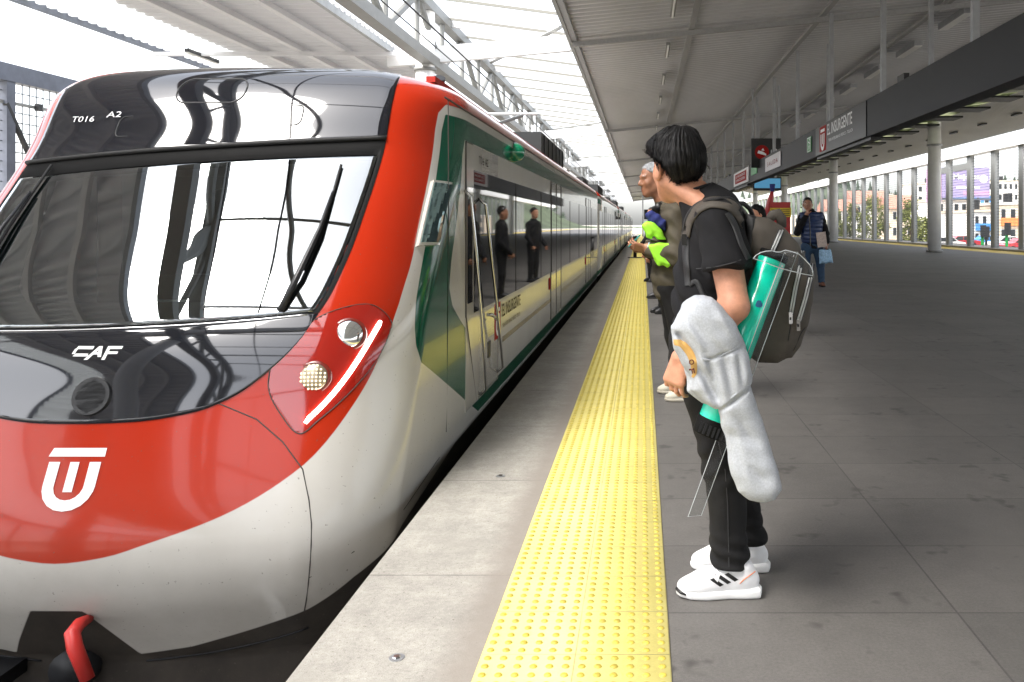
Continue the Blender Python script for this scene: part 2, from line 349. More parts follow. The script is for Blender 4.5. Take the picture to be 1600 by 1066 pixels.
def ground():
    g=MB().add([(-2500,-600,-1.42),(2500,-600,-1.42),(2500,3500,-1.42),(-2500,3500,-1.42)],[(0,1,2,3)])
    structure('ground',g.v,g.f,pm('dusty_ground',(.42,.39,.34),.9,var=.2,vscale=.3))
    t=MB().box(-9.5,-.86,-40,240,-1.41,-1.22); structure('track_bed',t.v,t.f,pm('ballast',(.13,.12,.11),.95,var=.6,vscale=22,bump=1,bscale=25))
    for x in (-3.15,-1.71):
        rl=MB().box(x-.035,x+.035,-40,240,-1.219,-1.06); o=structure('rail',rl.v,rl.f,M['steel'])
    p=MB().box(-.84,20,-40,230,-1.40,-.262); structure('platform_base',p.v,p.f,M['slab'])
    def sheet(name,x0,x1,mat,z=0):
        m=MB().box(x0,x1,-40,230,-.26,z); return tag(m.build(name,mat,None,False,(0,0,0)),kind='structure')
    sheet('platform_edge',EX,SX0,M['edge']); sheet('platform_floor',SX1,20,M['floor'])
    # tactile strip with its truncated domes
    n=int(60/TILE); mb=MB().box(SX0,SX1,-40,230,-.26,.003)
    ys=np.arange(int(2.1/TILE),int(44/TILE))*TILE-.005; xs=SX0+np.arange(2)*TILE
    k=(np.arange(6)+.5)/6*TILE
    cx=(xs[:,None]+k[None]).ravel(); cy=(ys[:,None]+k[None]).ravel()
    C=np.stack(np.meshgrid(cx,cy,indexing='ij'),-1).reshape(-1,2)
    t=np.arange(8)*math.pi/4; ring=np.stack([np.cos(t),np.sin(t)],1)
    V=np.concatenate([np.concatenate([C[:,None]+ring*r,np.full((len(C),8,1),z)],2) for r,z in ((.0125,.0028),(.0105,.0065),(.006,.0082))],1)
    fs=[]
    for a in (0,8): fs+=[(a+i,a+(i+1)%8,a+8+(i+1)%8,a+8+i) for i in range(8)]
    fs+=[(16,17,18,19),(16,19,20,23),(20,21,22,23)]
    Fq=(np.arange(len(C))[:,None,None]*24+np.array(fs)[None]).reshape(-1,4)
    V=V.reshape(-1,3); base=np.array(mb.v); Fc=np.concatenate([np.array(mb.f),Fq+len(base)])
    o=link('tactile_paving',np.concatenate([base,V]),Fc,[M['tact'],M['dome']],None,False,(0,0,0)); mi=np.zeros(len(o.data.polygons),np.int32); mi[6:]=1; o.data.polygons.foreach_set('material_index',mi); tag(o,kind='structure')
    # yellow line at the far edge of the platform, drawn a little proud
    y=MB().box(16.4,17.9,2,230,.0,.004); tag(y.build('yellow_line',M['yel'],None,False,(0,0,0)),kind='structure')
    k=MB().box(17.9,20,2,230,.0,.10); structure('platform_kerb',k.v,k.f,M['edge'])
ground()
for i,(px,py) in enumerate(((620,1028),(782,744))):
    Y=HC*F/(py-351); c=pix(px,py,Y); e=empty('floor_bolt',(c[0],c[1],0),('round steel bolt set in the concrete edge nearest the camera','round steel bolt set in the concrete edge farther along')[i],'bolt','bolts in the platform edge')
    d=MB().tube([(c[0],c[1],-.004),(c[0],c[1],.002)],.024,20); d.build('washer',M['steel'],e)
    d=MB().tube([(c[0],c[1],.001),(c[0],c[1],.006)],[.014,.011],6); d.build('bolt_head',M['chrome'],e)
zc=lambda x:4.75+.1*(x+1.29)
def corrug(name,x0,x1,zf,y0,y1,pitch,dep,mat,parent,nx=2,th=.03,cut=None):
    """trapezoidal sheet with ribs running across the platform; rows every quarter pitch"""
    n=int((y1-y0)/pitch); prof=[(0,0),(.38,0),(.5,1),(.88,1)]
    ys=[];zs=[]
    for i in range(n):
        for a,b in prof: ys.append(y0+(i+a)*pitch); zs.append(b*dep)
    ys.append(y0+n*pitch); zs.append(0); ys=np.array(ys); zs=np.array(zs); xs=np.linspace(x0,x1,nx)
    V=np.stack([np.repeat(xs[:,None],len(ys),1),np.repeat(ys[None],nx,0),zf(xs)[:,None]+zs[None]],-1)
    m=len(ys); i,j=np.meshgrid(np.arange(nx-1),np.arange(m-1),indexing='ij'); a=(i*m+j).ravel()
    Q=np.stack([a,a+1,a+m+1,a+m],1)
    V=V.reshape(-1,3); k=len(V); V2=V+np.array([0,0,th]); Q=np.concatenate([Q,Q[:,::-1]+k])
    return link(name,np.concatenate([V,V2]),Q,mat,parent)
def right_canopy():
    e=empty('platform_canopy',(3,50,4.6),'long grey corrugated canopy roof sloping over the platform','canopy')
    corrug('roof_sheet',-1.29,12.6,zc,-40,124,.24,.07,M['ceil'],e)
    zo=lambda x:6.29-.20*(x-14.1)
    corrug('roof_sheet',14.1,17.3,zo,-40,124,.24,.07,M['ceil'],e)
    x0,x1=12.6,14.1
    mb=MB()
    mb.add([(x0,-40,zc(x0)),(x1,-40,zc(x1)),(x1,124,zc(x1)),(x0,124,zc(x0)),(x0,-40,zc(x0)+.03),(x1,-40,zc(x1)+.03),(x1,124,zc(x1)+.03),(x0,124,zc(x0)+.03)],[(0,1,2,3),(7,6,5,4)])
    m=mb.build('rooflight',M['rooflight'],e)
    for y in np.arange(-30,124,2.95): MB().box(x0,x1,y-.6,y+.6,zc(13)-.16,zc(13)-.08).build('rooflight_rib',M['dgrey'],e)
    for x in (-1.25,.9,3.3,5.6,8.0,10.4):
        b=MB().box(x-.05,x+.05,-40,124,zc(x)-.07,zc(x)-.012); b.build('purlin',M['ceil_d'],e)  # flat dark strips stand in for the soft shadow bands along the ceiling
    for y in np.arange(-27.9,124,14.5):
        b=MB().bar((-1.29,y,zc(-1.29)-.12),(14.1,y,zc(14.1)-.12),.09,.09); b.build('rafter',M['ceil_d'],e)
    b=MB().box(-1.36,-1.30,-40,124,4.66,4.90); b.build('edge_trim',M['offwhite'],e)
m_,N_,L_,b_=newmat('rooflight_sheet'); M['rooflight']=m_
n_=N_.new('ShaderNodeTexNoise'); n_.inputs['Scale'].default_value=1.3; n_.inputs['Detail'].default_value=5
tc_=N_.new('ShaderNodeTexCoord'); L_.new(tc_.outputs['Object'],n_.inputs['Vector'])
cr_=N_.new('ShaderNodeValToRGB'); cr_.color_ramp.elements[0].position=.42; cr_.color_ramp.elements[0].color=(.08,.09,.05,1); cr_.color_ramp.elements[1].position=.6; cr_.color_ramp.elements[1].color=(.32,.33,.25,1)
tr_=N_.new('ShaderNodeBsdfTranslucent'); L_.new(n_.outputs['Fac'],cr_.inputs[0]); L_.new(cr_.outputs[0],tr_.inputs[0])
L_.new(tr_.outputs[0],N_['Material Output'].inputs['Surface'])
M['ceil_d']=pm('ceiling_rib',(.30,.30,.30),.5,var=.1)
right_canopy()
def left_canopy():
    e=empty('track_canopy',(-7,50,4.5),'pale corrugated canopy over the far side of the train','canopy')
    z=lambda x:4.6+0*x
    m,N,L,b=newmat('fibre_sheet'); tr=N.new('ShaderNodeBsdfTranslucent'); tr.inputs[0].default_value=(.8,.8,.8,1); mx=N.new('ShaderNodeMixShader'); mx.inputs[0].default_value=.13; b.inputs['Base Color'].default_value=(.66,.66,.67,1); L.new(b.outputs[0],mx.inputs[1]); L.new(tr.outputs[0],mx.inputs[2]); L.new(mx.outputs[0],N['Material Output'].inputs['Surface'])
    corrug('roof_sheet',-7.8,-4.72,z,-40,124,.24,.08,m,e)
    m,N,L,b=newmat('translucent_sheet'); tr=N.new('ShaderNodeBsdfTranslucent'); tr.inputs[0].default_value=(.86,.88,.88,1); L.new(tr.outputs[0],N['Material Output'].inputs['Surface'])
    corrug('translucent_sheet',-9.0,-7.8,z,-40,124,.24,.08,m,e)
    for x in (-5.5,-6.3,-7.1): b=MB().box(x-.05,x+.05,-40,124,4.50,4.588); b.build('purlin',M['ceil_l'],e)
    b=MB().box(-9.06,-9.01,-40,124,4.52,4.68); b.build('edge_trim',M['bluegrey'],e)
    b=MB().box(-4.71,-4.64,-40,124,4.50,4.62); b.build('edge_trim',M['steel'],e)
    for y in np.arange(-27.9,124,7.25): b=MB().bar((-9.0,y,4.46),(-3.9,y,4.46),.07,.07); b.build('cross_rail',M['ceil_l'],e)
left_canopy()
for i,y in enumerate((15.7,18.75,21.8,24.9)):
    e=empty('strip_light',(-8.15,y,4.44),'dark strip light under the pale far canopy, %s of its row'%ORD[i],'strip light','strip lights under the far canopy')
    MB().box(-8.19,-8.11,y-.55,y+.55,4.41,4.47).build('housing',M['black'],e); MB().box(-8.18,-8.12,y-.54,y+.54,4.395,4.409).build('lamp_tube',M['tube'],e)
    mb=MB(); [mb.tube([(-8.15,y+d,4.47),(-8.15,y+d,4.6)],.008,6) for d in (-.5,.5)]; mb.build('hanger',M['steel'],e)
M['bar']=pm('glazing_bar',(.22,.21,.18),.5)
def truss():
    X=-3.87; ZT,ZB=5.27,4.30
    e=empty('roof_truss',(X,40,ZB),'long white lattice truss running above the train between the two roofs','truss')
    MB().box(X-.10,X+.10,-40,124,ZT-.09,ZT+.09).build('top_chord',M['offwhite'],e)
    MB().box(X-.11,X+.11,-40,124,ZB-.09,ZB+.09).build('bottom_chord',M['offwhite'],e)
    k=0; st=1.81
    for y in np.arange(-28.9,124,st):
        far=y>62 or y<-12
        mb=MB().tube([(X,y,ZB),(X,y,ZT)],.05,8)
        a,b=(ZB,ZT) if k%2 else (ZT,ZB)
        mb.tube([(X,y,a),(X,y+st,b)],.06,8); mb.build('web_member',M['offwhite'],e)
        k+=1
    for y in np.arange(-27.9,124,14.5):
        MB().bar((-4.75,y+.2,4.40),(-1.36,y+.2,4.70),.14,.30).build('main_beam',M['white'],e)
    for y in np.arange(-31.5,124,4.83):
        MB().bar((X,y,5.30),(-1.40,y,4.98),.08,.12).build('purlin_beam',M['white'],e)
    for y in np.arange(-22,95,1.61): MB().bar((-3.8,y,5.36),(-1.36,y,5.04),.035,.05).build('glazing_bar',M['bar'],e)
    for y in np.arange(-28,124,14.5):
        MB().tube([(-1.5,y,4.93),(-3.7,y+5.2,5.28)],.04,6).build('brace',M['offwhite'],e)
    return e
truss()
c0=None
for i in range(-2,8):
    y=15.4+14.5*i
    if c0 is None:
        c0=empty('truss_column',(-3.95,y,-1.22),'','column','white columns carrying the truss')
        MB().tube([(-3.95,y,-1.22),(-3.95,y,5.9)],.17,20).build('shaft',M['white'],c0,True)
        MB().tube([(-3.95,y,4.1),(-3.95,y,4.16)],.20,20).build('collar',M['offwhite'],c0,True); c=c0
    else: c=dup(c0,(0,14.5*(i+2),0))
    c['label']='white tubular truss column behind the train, '+(ORD[i]+' in front of the camera' if i>=0 else ('just' if i==-1 else 'farther')+' behind the camera')
w_=MB().tube([(-2.43,-40,3.60),(-2.43,124,3.60)],.011,6)
thingmesh(w_,'contact_wire',M['black'],'thin black overhead wire strung above the train roof','wire')
w_=MB().tube([(-3.3,-40,4.15),(-3.3,124,4.15)],.010,6)
thingmesh(w_,'feeder_cable',M['black'],'black cable hanging beside the white truss','cable')
# ------------------------------------------------------------------ hanging sign band
def sign_band():
    X=3.3; z0,z1=2.61,3.155
    e=empty('sign_band',(X,20,z0),'long dark grey sign band hung from the canopy on poles','sign')
    MB().box(X,X+.22,4.5,12.46,z0,z1).build('fascia',M['dgrey'],e); MB().box(X+.01,X+.22,12.475,60,z0,z1).build('fascia',pm('fascia_grey',(.020,.0205,.023),.5,var=.1,ior=1.35),e)
    MB().box(X-.012,X+.008,12.47,16.1,z0+.005,z1-.005).build('name_panel',M['gloss2'],e)
    MB().box(X+.04,X+.18,12.4,16.2,z0-.05,z0-.001).build('lamp_tray',M['black'],e)
    MB().box(X+.04,X+.18,27,30.6,z0-.05,z0-.001).build('lamp_tray',M['black'],e)
    y=5.35
    while y<58:
        MB().box(X+.06,X+.13,y-.035,y+.035,z1,zc(X)-.10).build('hanger_pole',M['steel'],e); y+=3.3
    for y in (11.9,18.5,25.1): MB().box(X+.72,X+.78,y-.03,y+.03,z1-.3,zc(X+.7)-.02).build('hanger_pole',M['steel'],e)
    fn=lambda y0,zz,off=-.016:(lambda u,v:((X+off,y0-u,zz+v),(-1,0,0)))
    # the face looks towards -X, so text runs towards the camera (decreasing Y) ... seen from the platform edge left is far
    put_text('EL INSURGENTE',1.78,.20,fn(15.05,2.90),M['wtext'],e,bold=.015)
    put_text('TREN INTERURBANO MÉXICO - TOLUCA',1.72,.062,fn(14.95,2.78),M['wtext'],e)
    p=MB().box(X-.016,X-.012,15.18,15.72,2.66,3.11).build('logo_plate',M['dred'],e)
    put_emblem(.36,.34,fn(15.45,2.87,-.017),M['wtext'],p)
    g=MB().box(X-.010,X-.001,16.55,16.95,2.75,3.05).build('exit_sign',M['green'],e)
    mb=MB()
    for P in ([(0,.06),(.03,.06),(.03,-.02),(0,-.02)],[(-.02,.0),(-.08,-.07),(-.06,-.085),(0,-.02)],[(.02,-.02),(.07,-.085),(.09,-.07),(.04,.0)],[(.03,.05),(.10,.02),(.10,.0),(.03,.03)],[(-.07,.06),(.0,.05),(.0,.03),(-.07,.04)]):
        mb.add([(X-.0125,16.75-u*1.2,2.89+v*1.3) for u,v in P],[tuple(range(4))])
    mb.tube([(X-.0105,16.71,3.0),(X-.0125,16.71,3.0)],.028,10); mb.build('running_figure',M['wtext'],g)
    mb=MB()
    for a,b,c,d in ((16.56,16.94,3.025,3.04),(16.56,16.94,2.76,2.775),(16.56,16.58,2.76,3.04),(16.92,16.94,2.76,3.04)): mb.box(X-.0125,X-.0102,a,b,c,d)
    mb.build('border',M['wtext'],g)
    w=MB().box(X-.015,X-.001,20.2,22.7,2.72,3.08).build('notice_panel',pm('notice_white',(.62,.60,.62),.5),e)
    put_text('S A L I D A',1.7,.11,fn(22.3,2.84,-.018),M['dred'],w)
    w=MB().box(X-.03,X-.001,26.2,30.4,2.66,3.12).build('notice_panel',pm('notice_white2',(.7,.68,.68),.5),e)
    q=MB().box(X-.034,X-.0305,26.7,29.9,2.73,3.05).build('red_plate',M['dred'],w)
    put_text('EL INSURGENTE',2.6,.08,fn(29.6,2.92,-.037),M['wtext'],q); put_text('ZONA DE ESPERA',2.6,.08,fn(29.6,2.79,-.037),M['wtext'],q)
    w=MB().box(X-.012,X-.001,24.4,25.7,2.80,3.06).build('exit_sign',M['green'],e)
    for y in (11.0,22.0,33.0): MB().box(X+.05,X+.12,y-.14,y+.14,z1,z1+.11).build('loudspeaker',M['black'],e)
M['gloss2']=pm('panel_black',(.007,.007,.008),.3,ior=1.35)
sign_band()
def arrow_sign():
    Y=24.0; e=empty('direction_sign',(3.5,Y,3.0),'black hanging direction sign with a red train symbol and white arrow','sign')
    x0=3.08; MB().box(x0,x0+.84,Y,Y+.10,2.93,3.76).build('board',M['black'],e)
    c=MB().tube([(x0+.30,Y-.006,3.37),(x0+.30,Y,3.37)],.20,28).build('red_disc',M['dred'],e)
    mb=MB()
    for P in ([(-.13,-.03),(.12,-.10),(.12,-.05),(.03,.01),(-.10,.05)],[(-.02,.05),(.07,.04),(.03,.11)],): mb.add([(x0+.30+u,Y-.009,3.37+v) for u,v in P],[tuple(range(len(P)))])
    mb.build('train_symbol',M['wtext'],c)
    P=[(0,.05),(.12,.05),(.12,.13),(.27,0),(.12,-.13),(.12,-.05),(0,-.05)]
    MB().prism(P,lambda u,v,t:(x0+.55+u,t,3.36+v),Y-.006,Y-.001).build('arrow',M['wtext'],e)
    for x in (x0+.05,x0+.79): MB().box(x-.03,x+.03,Y+.03,Y+.09,3.76,zc(x)-.01).build('pole',M['steel'],e)
arrow_sign()
def screens():
    for i,(x0,Y,z0,w,h) in enumerate(((3.92,30,2.52,1.0,.46),)):
        e=empty('information_screen',(x0+w/2,Y,z0),'blue lit information screen hanging beyond the sign band','screen')
        MB().box(x0,x0+w,Y,Y+.12,z0,z0+h).build('casing',M['black'],e); MB().box(x0+.04,x0+w-.04,Y-.006,Y,z0+.09,z0+h-.03).build('display',M['blue_s'],e)
        for x in (x0+.2,x0+w-.2): MB().box(x-.03,x+.03,Y+.03,Y+.09,z0+h,zc(x)-.01).build('pole',M['steel'],e)
screens()
def lights():
    base=None
    for i in range(9):
        y=10.95+2.92*i
        if base is None:
            base=empty('ceiling_light',(6.2,y,5.3),'','ceiling light','ceiling lights beyond the sign band')
            MB().box(6.10,6.30,y-.7,y+.7,5.34,5.46).build('housing',M['steel'],base); MB().box(6.12,6.28,y-.68,y+.68,5.325,5.339).build('diffuser',M['tube'],base); o=base
        else: o=dup(base,(0,2.92*i,0))
        o['label']='long shallow ceiling light beyond the sign band, %s of its row'%ORD[i]
    base=None
    for i in range(12):
        y=10.2+3.4*i
        if base is None:
            base=empty('tube_light',(.5,y,4.8),'','tube light','tube lights along the platform edge')
            MB().box(.46,.54,y-.6,y+.6,4.80,4.85).build('housing',M['offwhite'],base); MB().tube([(.5,y-.58,4.785),(.5,y+.58,4.785)],.016,8).build('lamp_tube',M['tube'],base); o=base
        else: o=dup(base,(0,3.4*i,0))
        o['label']='slim tube light above the tactile strip, %s of its row'%ORD[i]
    base=None
    for i in range(12):
        y=35.5+3.6*i
        if base is None: base=tag(MB().box(15.6,15.74,y-.4,y+.4,5.90,5.97).build('soffit_light',M['black']),'','light fitting','dark light fittings by the mesh fence'); o=base
        else: o=dup(base,(0,3.6*i,0))
        o['label']='small dark light fitting under the roof by the mesh fence, %s of its row'%ORD[i]
lights()
# ------------------------------------------------------------------ right-hand mesh fence and columns
def fence_right():
    X=18.5; zt=5.2
    e=empty('mesh_fence',(X,60,0),'tall wire mesh fence on grey posts under a white concrete beam','fence')
    MB().box(X-.25,X+.35,10,200,zt,5.80).build('top_beam',pm('concrete_white',(.86,.86,.85),.7,var=.06,vscale=1),e)
    y=24.7; posts=[]
    while y<150:
        MB().box(X-.12,X+.12,y-.26,y+.26,.1,zt).build('post',M['wireg'],e); posts.append(y); y+=3.3
    for a,b in zip(posts[:22],posts[1:23]):
        mb=MB()
        for yy in np.arange(a+.35,b-.3,.15): mb.box(X-.005,X+.005,yy-.008,yy+.008,.15,zt-.05)
        for zz in np.arange(.2,zt-.1,.15): mb.box(X-.006,X+.004,a+.27,b-.27,zz-.008,zz+.008)
        mb.build('mesh_panel',M['wire'],e)
    for y in posts[7:9]: MB().box(X-.10,X+.10,y+.27,y+2.5,4.45,4.8).build('cross_rail',M['wireg'],e)
fence_right()
c0=None
for i in range(4):
    y=40.65+21.5*i; cx=14.0
    if c0 is None:
        c0=empty('platform_column',(cx,y,0),'','column','white columns before the mesh fence')
        MB().tube([(cx,y,0),(cx,y,6.22)],.31,28).build('shaft',M['white'],c0,True); MB().tube([(cx,y,5.08),(cx,y,5.17)],.36,28).build('collar',M['steel'],c0,True)
        MB().tube([(cx,y,0),(cx,y,.10)],.38,28).build('base_plate',M['offwhite'],c0,True); c=c0
    else: c=dup(c0,(0,21.5*i,0))
    c['label']='thick white round column by the mesh fence, %s of the row'%ORD[i]
def fence_left():
    X=-12; zt=4.02
    e=empty('trackside_fence',(X,20,-1.2),'dark framed wire mesh fence seen left of the train','fence')
    MB().box(X-.1,X+.1,-40,90,zt,zt+.33).build('top_rail',M['bluegrey'],e)
    MB().box(X-.02,X+.02,-40,90,zt-.42,zt-.36).build('tie_rail',M['offwhite'],e)
    for y in np.arange(-37.6,90,3.35): MB().bar((X,y,-1.4),(X,y,zt),.16,.22,(0,1,0)).build('post',M['bluegrey'],e)
    MB().bar((X+.05,15.9,3.6),(X+.05,17.35,1.4),.07).build('brace',M['black'],e)
    for a in np.arange(-37.6,60,3.35):
        mb=MB(); near=a>-14
        st=.19 if near else .38
        for y in np.arange(a+.2,a+3.2,st): mb.box(X-.006,X+.006,y-.009,y+.009,-1.2,zt)
        for z in np.arange(-1.1,zt,st): mb.box(X-.008,X+.004,a+.12,a+3.23,z-.009,z+.009)
        mb.build('mesh_panel',M['wire'],e)
    for i,y in enumerate((16.75,20.1)): MB().box(X+.02,X+.10,y-.06,y+.06,zt-.46,zt-.32).build('clip',M['black'],e)
fence_left()
# ------------------------------------------------------------------ the town beyond the fence
def hills():
    nx,ny=70,26; V=[]
    for j in range(ny):
        for i in range(nx):
            x=-200+i*14.0; y=420+j*20
            u=j/(ny-1); h=math.sin(min(u*1.35,1)*math.pi/2)
            top=30+16*math.exp(-((x-330)/60)**2)+10*math.sin(x*.013+1)+5*math.sin(x*.05)
            top*=1/(1+math.exp(-(x-92)/9))
            V.append((x,y,-2+h*top+1.5*math.sin(i*1.7+j)*h))
    Fc=[(j*nx+i,j*nx+i+1,(j+1)*nx+i+1,(j+1)*nx+i) for j in range(ny-1) for i in range(nx-1)]
    structure('hills',V,Fc,pm('hill_scrub',(.07,.09,.05),.95,var=.5,vscale=.05),True)
    # the pine wood on the ridge, one mass
    rr=np.random.RandomState(3); V=np.array(V); pts=[];fcs=[]
    for q in range(1500):
        k=rr.randint(len(V)); c=V[k]+np.array([rr.uniform(-9,9),rr.uniform(-10,10),0])
        if c[2]<6: continue
        hh=rr.uniform(5,10); w=hh*rr.uniform(.26,.4)
        for l in range(4):
            z0=c[2]+hh*(.12+.22*l); z1=z0+hh*.36; ww=w*(1-.22*l); n=len(pts)
            m=6; a0=rr.uniform(0,6)
            for t in range(m): pts.append((c[0]+ww*math.cos(a0+t*6.283/m)*rr.uniform(.6,1.25),c[1]+ww*math.sin(a0+t*6.283/m)*rr.uniform(.6,1.25),z0+rr.uniform(-.5,.4)))
            pts.append((c[0],c[1],z1)); fcs+=[(n+t,n+(t+1)%m,n+m) for t in range(m)]
    o=link('pine_wood',pts,fcs,M['leafd']); tag(o,kind='stuff')
hills()
def building(px0,px1,pyt,Y,mat,label,storeys,wins,roof=None,depth=12,band=None,name='building'):
    x0=(px0-1004)/F*Y; x1=(px1-1004)/F*Y; zt=HC-(pyt-351)/F*Y; zb=-1.42
    e=empty(name,((x0+x1)/2,Y,zb),label,'building')
    MB().box(x0,x1,Y,Y+depth,zb,zt).build('wall',mat,e)
    H=(zt-zb)/storeys; W=(x1-x0)/wins
    for s in range(storeys):
        for k in range(wins):
            a=x0+W*(k+.28); b=x0+W*(k+.74); z0=zb+H*(s+.30); z1=zb+H*(s+.78)
            f=MB().box(a-.08,b+.08,Y-.05,Y-.003,z0-.08,z1+.08).build('window_frame',M['bwhite'],e)
            MB().box(a,b,Y-.07,Y-.052,z0,z1).build('pane',M['win'],f)
    if roof=='tile':
        mb=MB(); r=H*.55; mb.add([(x0-.4,Y-.5,zt),(x1+.4,Y-.5,zt),(x1+.4,Y+depth+.5,zt),(x0-.4,Y+depth+.5,zt),(x0-.4,Y+depth/2,zt+r+1),(x1+.4,Y+depth/2,zt+r+1)],[(0,1,5,4),(2,3,4,5),(0,4,3),(1,2,5)]); mb.build('roof',M['tile'],e)
    else:
        MB().box(x0-.15,x1+.15,Y-.15,Y+depth+.15,zt+.002,zt+.35).build('parapet',M['bcream'] if mat is not M['bcream'] else M['bwhite'],e)
        t=(x0+x1)/2; MB().tube([(t,Y+3,zt+.35),(t,Y+3,zt+1.6)],.6,12).build('water_tank',M['black'],e)
    if band:
        MB().box(x0+.3,x1-.3,Y-.25,Y-.08,zb+H*.95,zb+H*1.35).build('shop_band',band,e)
    return e
building(1296,1338,330,170,M['bwhite'],'low white house with a terracotta roof at the far left of the town',2,4,'tile')
building(1336,1392,318,190,M['bwhite'],'white block house behind the yellow-green trees with a red tiled roof',2,5,'tile')
building(1392,1438,326,150,M['bcream'],'cream house with a red tiled roof between two trees',2,4,'tile',depth=9)
building(1340,1395,305,260,M['bwhite'],'stepped white building high on the slope behind the red roofs',4,5)
building(1432,1478,288,210,M['bwhite'],'tall white apartment block left of the billboard',5,4)
building(1464,1512,314,118,M['bwhite'],'white two storey block under the billboard',3,4,band=M['bpink'])
building(1508,1548,306,150,M['bblue'],'bright blue shop building right of the white block',3,3,band=M['bwhite'])
building(1542,1600,284,230,M['bwhite'],'pale building with rows of windows below the pine hill',5,7)
building(1560,1620,320,112,M['bcream'],'orange cream shop house at the right edge of the fence',2,4,band=M['orange'])
building(1520,1556,332,104,M['bwhite'],'small white kiosk house in front of the blue shop',2,3,band=M['bblue'])
building(1240,1298,338,240,M['bcream'],'long low cream building beyond the far fence bays',2,6)
def billboard():
    Y=112; x0=(1472-1004)/F*Y; x1=(1546-1004)/F*Y; z0=HC-(309-351)/F*Y; z1=HC-(262-351)/F*Y
    e=empty('billboard',((x0+x1)/2,Y,-1.4),'purple advertising billboard with white lettering standing above the white block','billboard')
    MB().box(x0,x1,Y,Y+.3,z0,z1).build('board',M['purple'],e); MB().box(x0-2.0,x0-.05,Y+.05,Y+.3,z0-.6,z1-.2).build('side_board',M['pink'],e)
    MB().box(x0-.1,x1+.1,Y-.5,Y+.2,z0-.35,z0-.1).build('walkway',M['bluegrey'],e)
    for t in (.2,.8): MB().tube([(x0+(x1-x0)*t,Y+.6,-1.4),(x0+(x1-x0)*t,Y+.6,z1-.3)],.16,10).build('support',M['steel'],e)
    fn=lambda ox,oz:(lambda u,v:((x0+ox+u,Y-.01,z0+oz+v),(0,-1,0)))
    W=x1-x0; H=z1-z0
    put_text('Mejores',W*.55,H*.24,fn(W*.24,H*.55),M['wtext'],e,bold=.02)
    MB().tube([(x0+W*.88,Y-.02,z0+H*.62),(x0+W*.88,Y-.004,z0+H*.62)],H*.14,16).build('white_disc',M['wtext'],e)
    MB().box(x0+W*.3,x0+W*.8,Y-.02,Y-.004,z0+H*.30,z0+H*.38).build('white_bar',M['wtext'],e)
    MB().box(x0+W*.45,x1-.05,Y-.02,Y-.004,z0+H*.08,z0+H*.22).build('pale_bar',M['pink'],e)
billboard()
def tree(x,y,h,r,label,seed,mat,shape=1.0,n=2600):
    rr=np.random.RandomState(seed); e=empty('street_tree',(x,y,-1.42),label,'tree','trees beyond the mesh fence')
    mb=MB().tube([(x,y,-1.42),(x+.05,y,-1.42+h*.3),(x,y,-1.42+h*.8)],[.14,.11,.04],8)
    for k in range(9):
        a=rr.uniform(0,6.28); z=-1.42+h*rr.uniform(.25,.7); q=r*rr.uniform(.4,.8); mb.tube([(x,y,z),(x+q*math.cos(a),y+q*math.sin(a),z+h*.14)],[.045,.012],5)
    mb.build('trunk',M['bark'],e)
    cl=[(rr.uniform(0,6.28),rr.uniform(.12,1),rr.uniform(.3,1)) for _ in range(46)]; V=[];Fc=[]
    for k in range(n):
        a,t,q=cl[rr.randint(46)]; R_=r*(1-abs(t-.38)**1.3*1.25)*shape
        c=np.array([x+math.cos(a)*R_*q,y+math.sin(a)*R_*q,-1.42+h*(.12+.88*t)])+rr.normal(size=3)*np.array([.2,.2,.24])*r/1.4
        d=rr.normal(size=3); d/=np.linalg.norm(d); f=np.cross(d,rr.normal(size=3)); f/=np.linalg.norm(f); s=rr.uniform(.07,.16)
        m=len(V); V+=[c-d*s,c+f*s*.5,c+d*s,c-f*s*.5]; Fc.append((m,m+1,m+2,m+3))
    link('crown',V,Fc,mat,e)
LB=['yellow-green tree nearest to the purple billboard','full yellow-green tree by the white column','narrow yellow-green tree half behind a fence post','small tree at the far end of the visible fence','low bushy tree beside the white block']
for i,(px,pyt,Y) in enumerate(((1422,314,80),(1366,310,86),(1332,322,92),(1308,330,100),(1450,345,72))):
    tree((px-1004)/F*Y,Y,HC-(pyt-351)/F*Y+1.42,[1.35,1.5,1.2,1.2,.9][i],LB[i],10+i,M['leaf'])
def car(x,y,mat,label,s=1):
    e=empty('parked_car',(x,y,-1.42),label,'car','cars on the street below'); g=-1.42
    pr=[(-2.1,.25),(-2.15,.7),(-1.9,.85),(-1.1,.92),(-.55,1.42),(.75,1.45),(1.35,.98),(2.05,.86),(2.15,.6),(2.1,.25)]
    MB().prism(pr,lambda u,v,t:(x+u,t,g+v),y-.82,y+.82).build('body',mat,e)
    for a in (-1.25,1.3):
        for b in (-.83,.70): w=MB().tube([(x+a,y+b,g+.32),(x+a,y+b+.13,g+.32)],.32,16).build('wheel',M['rubber'],e)
    MB().prism([(-1.0,.95),(-.52,1.36),(.05,1.38),(.05,.95)],lambda u,v,t:(x+u,t,g+v),y-.828,y-.821).build('side_window',M['win'],e)
    MB().prism([(.12,.95),(.12,1.38),(.70,1.38),(1.2,.98)],lambda u,v,t:(x+u,t,g+v),y-.828,y-.821).build('side_window',M['win'],e)
for i,(px,Y,m,l) in enumerate(((1597,84,M['carred'],'red car on the street at the right end of the fence'),(1572,92,M['bwhite'],'white car left of the red car on the street'),(1500,98,M['carred'],'red car below the billboard'),(1540,100,M['bblue'],'blue car near the small kiosk house'),(1474,90,M['bwhite'],'white car right of the thick column'))):
    car((px-1004)/F*Y,Y,m,l)
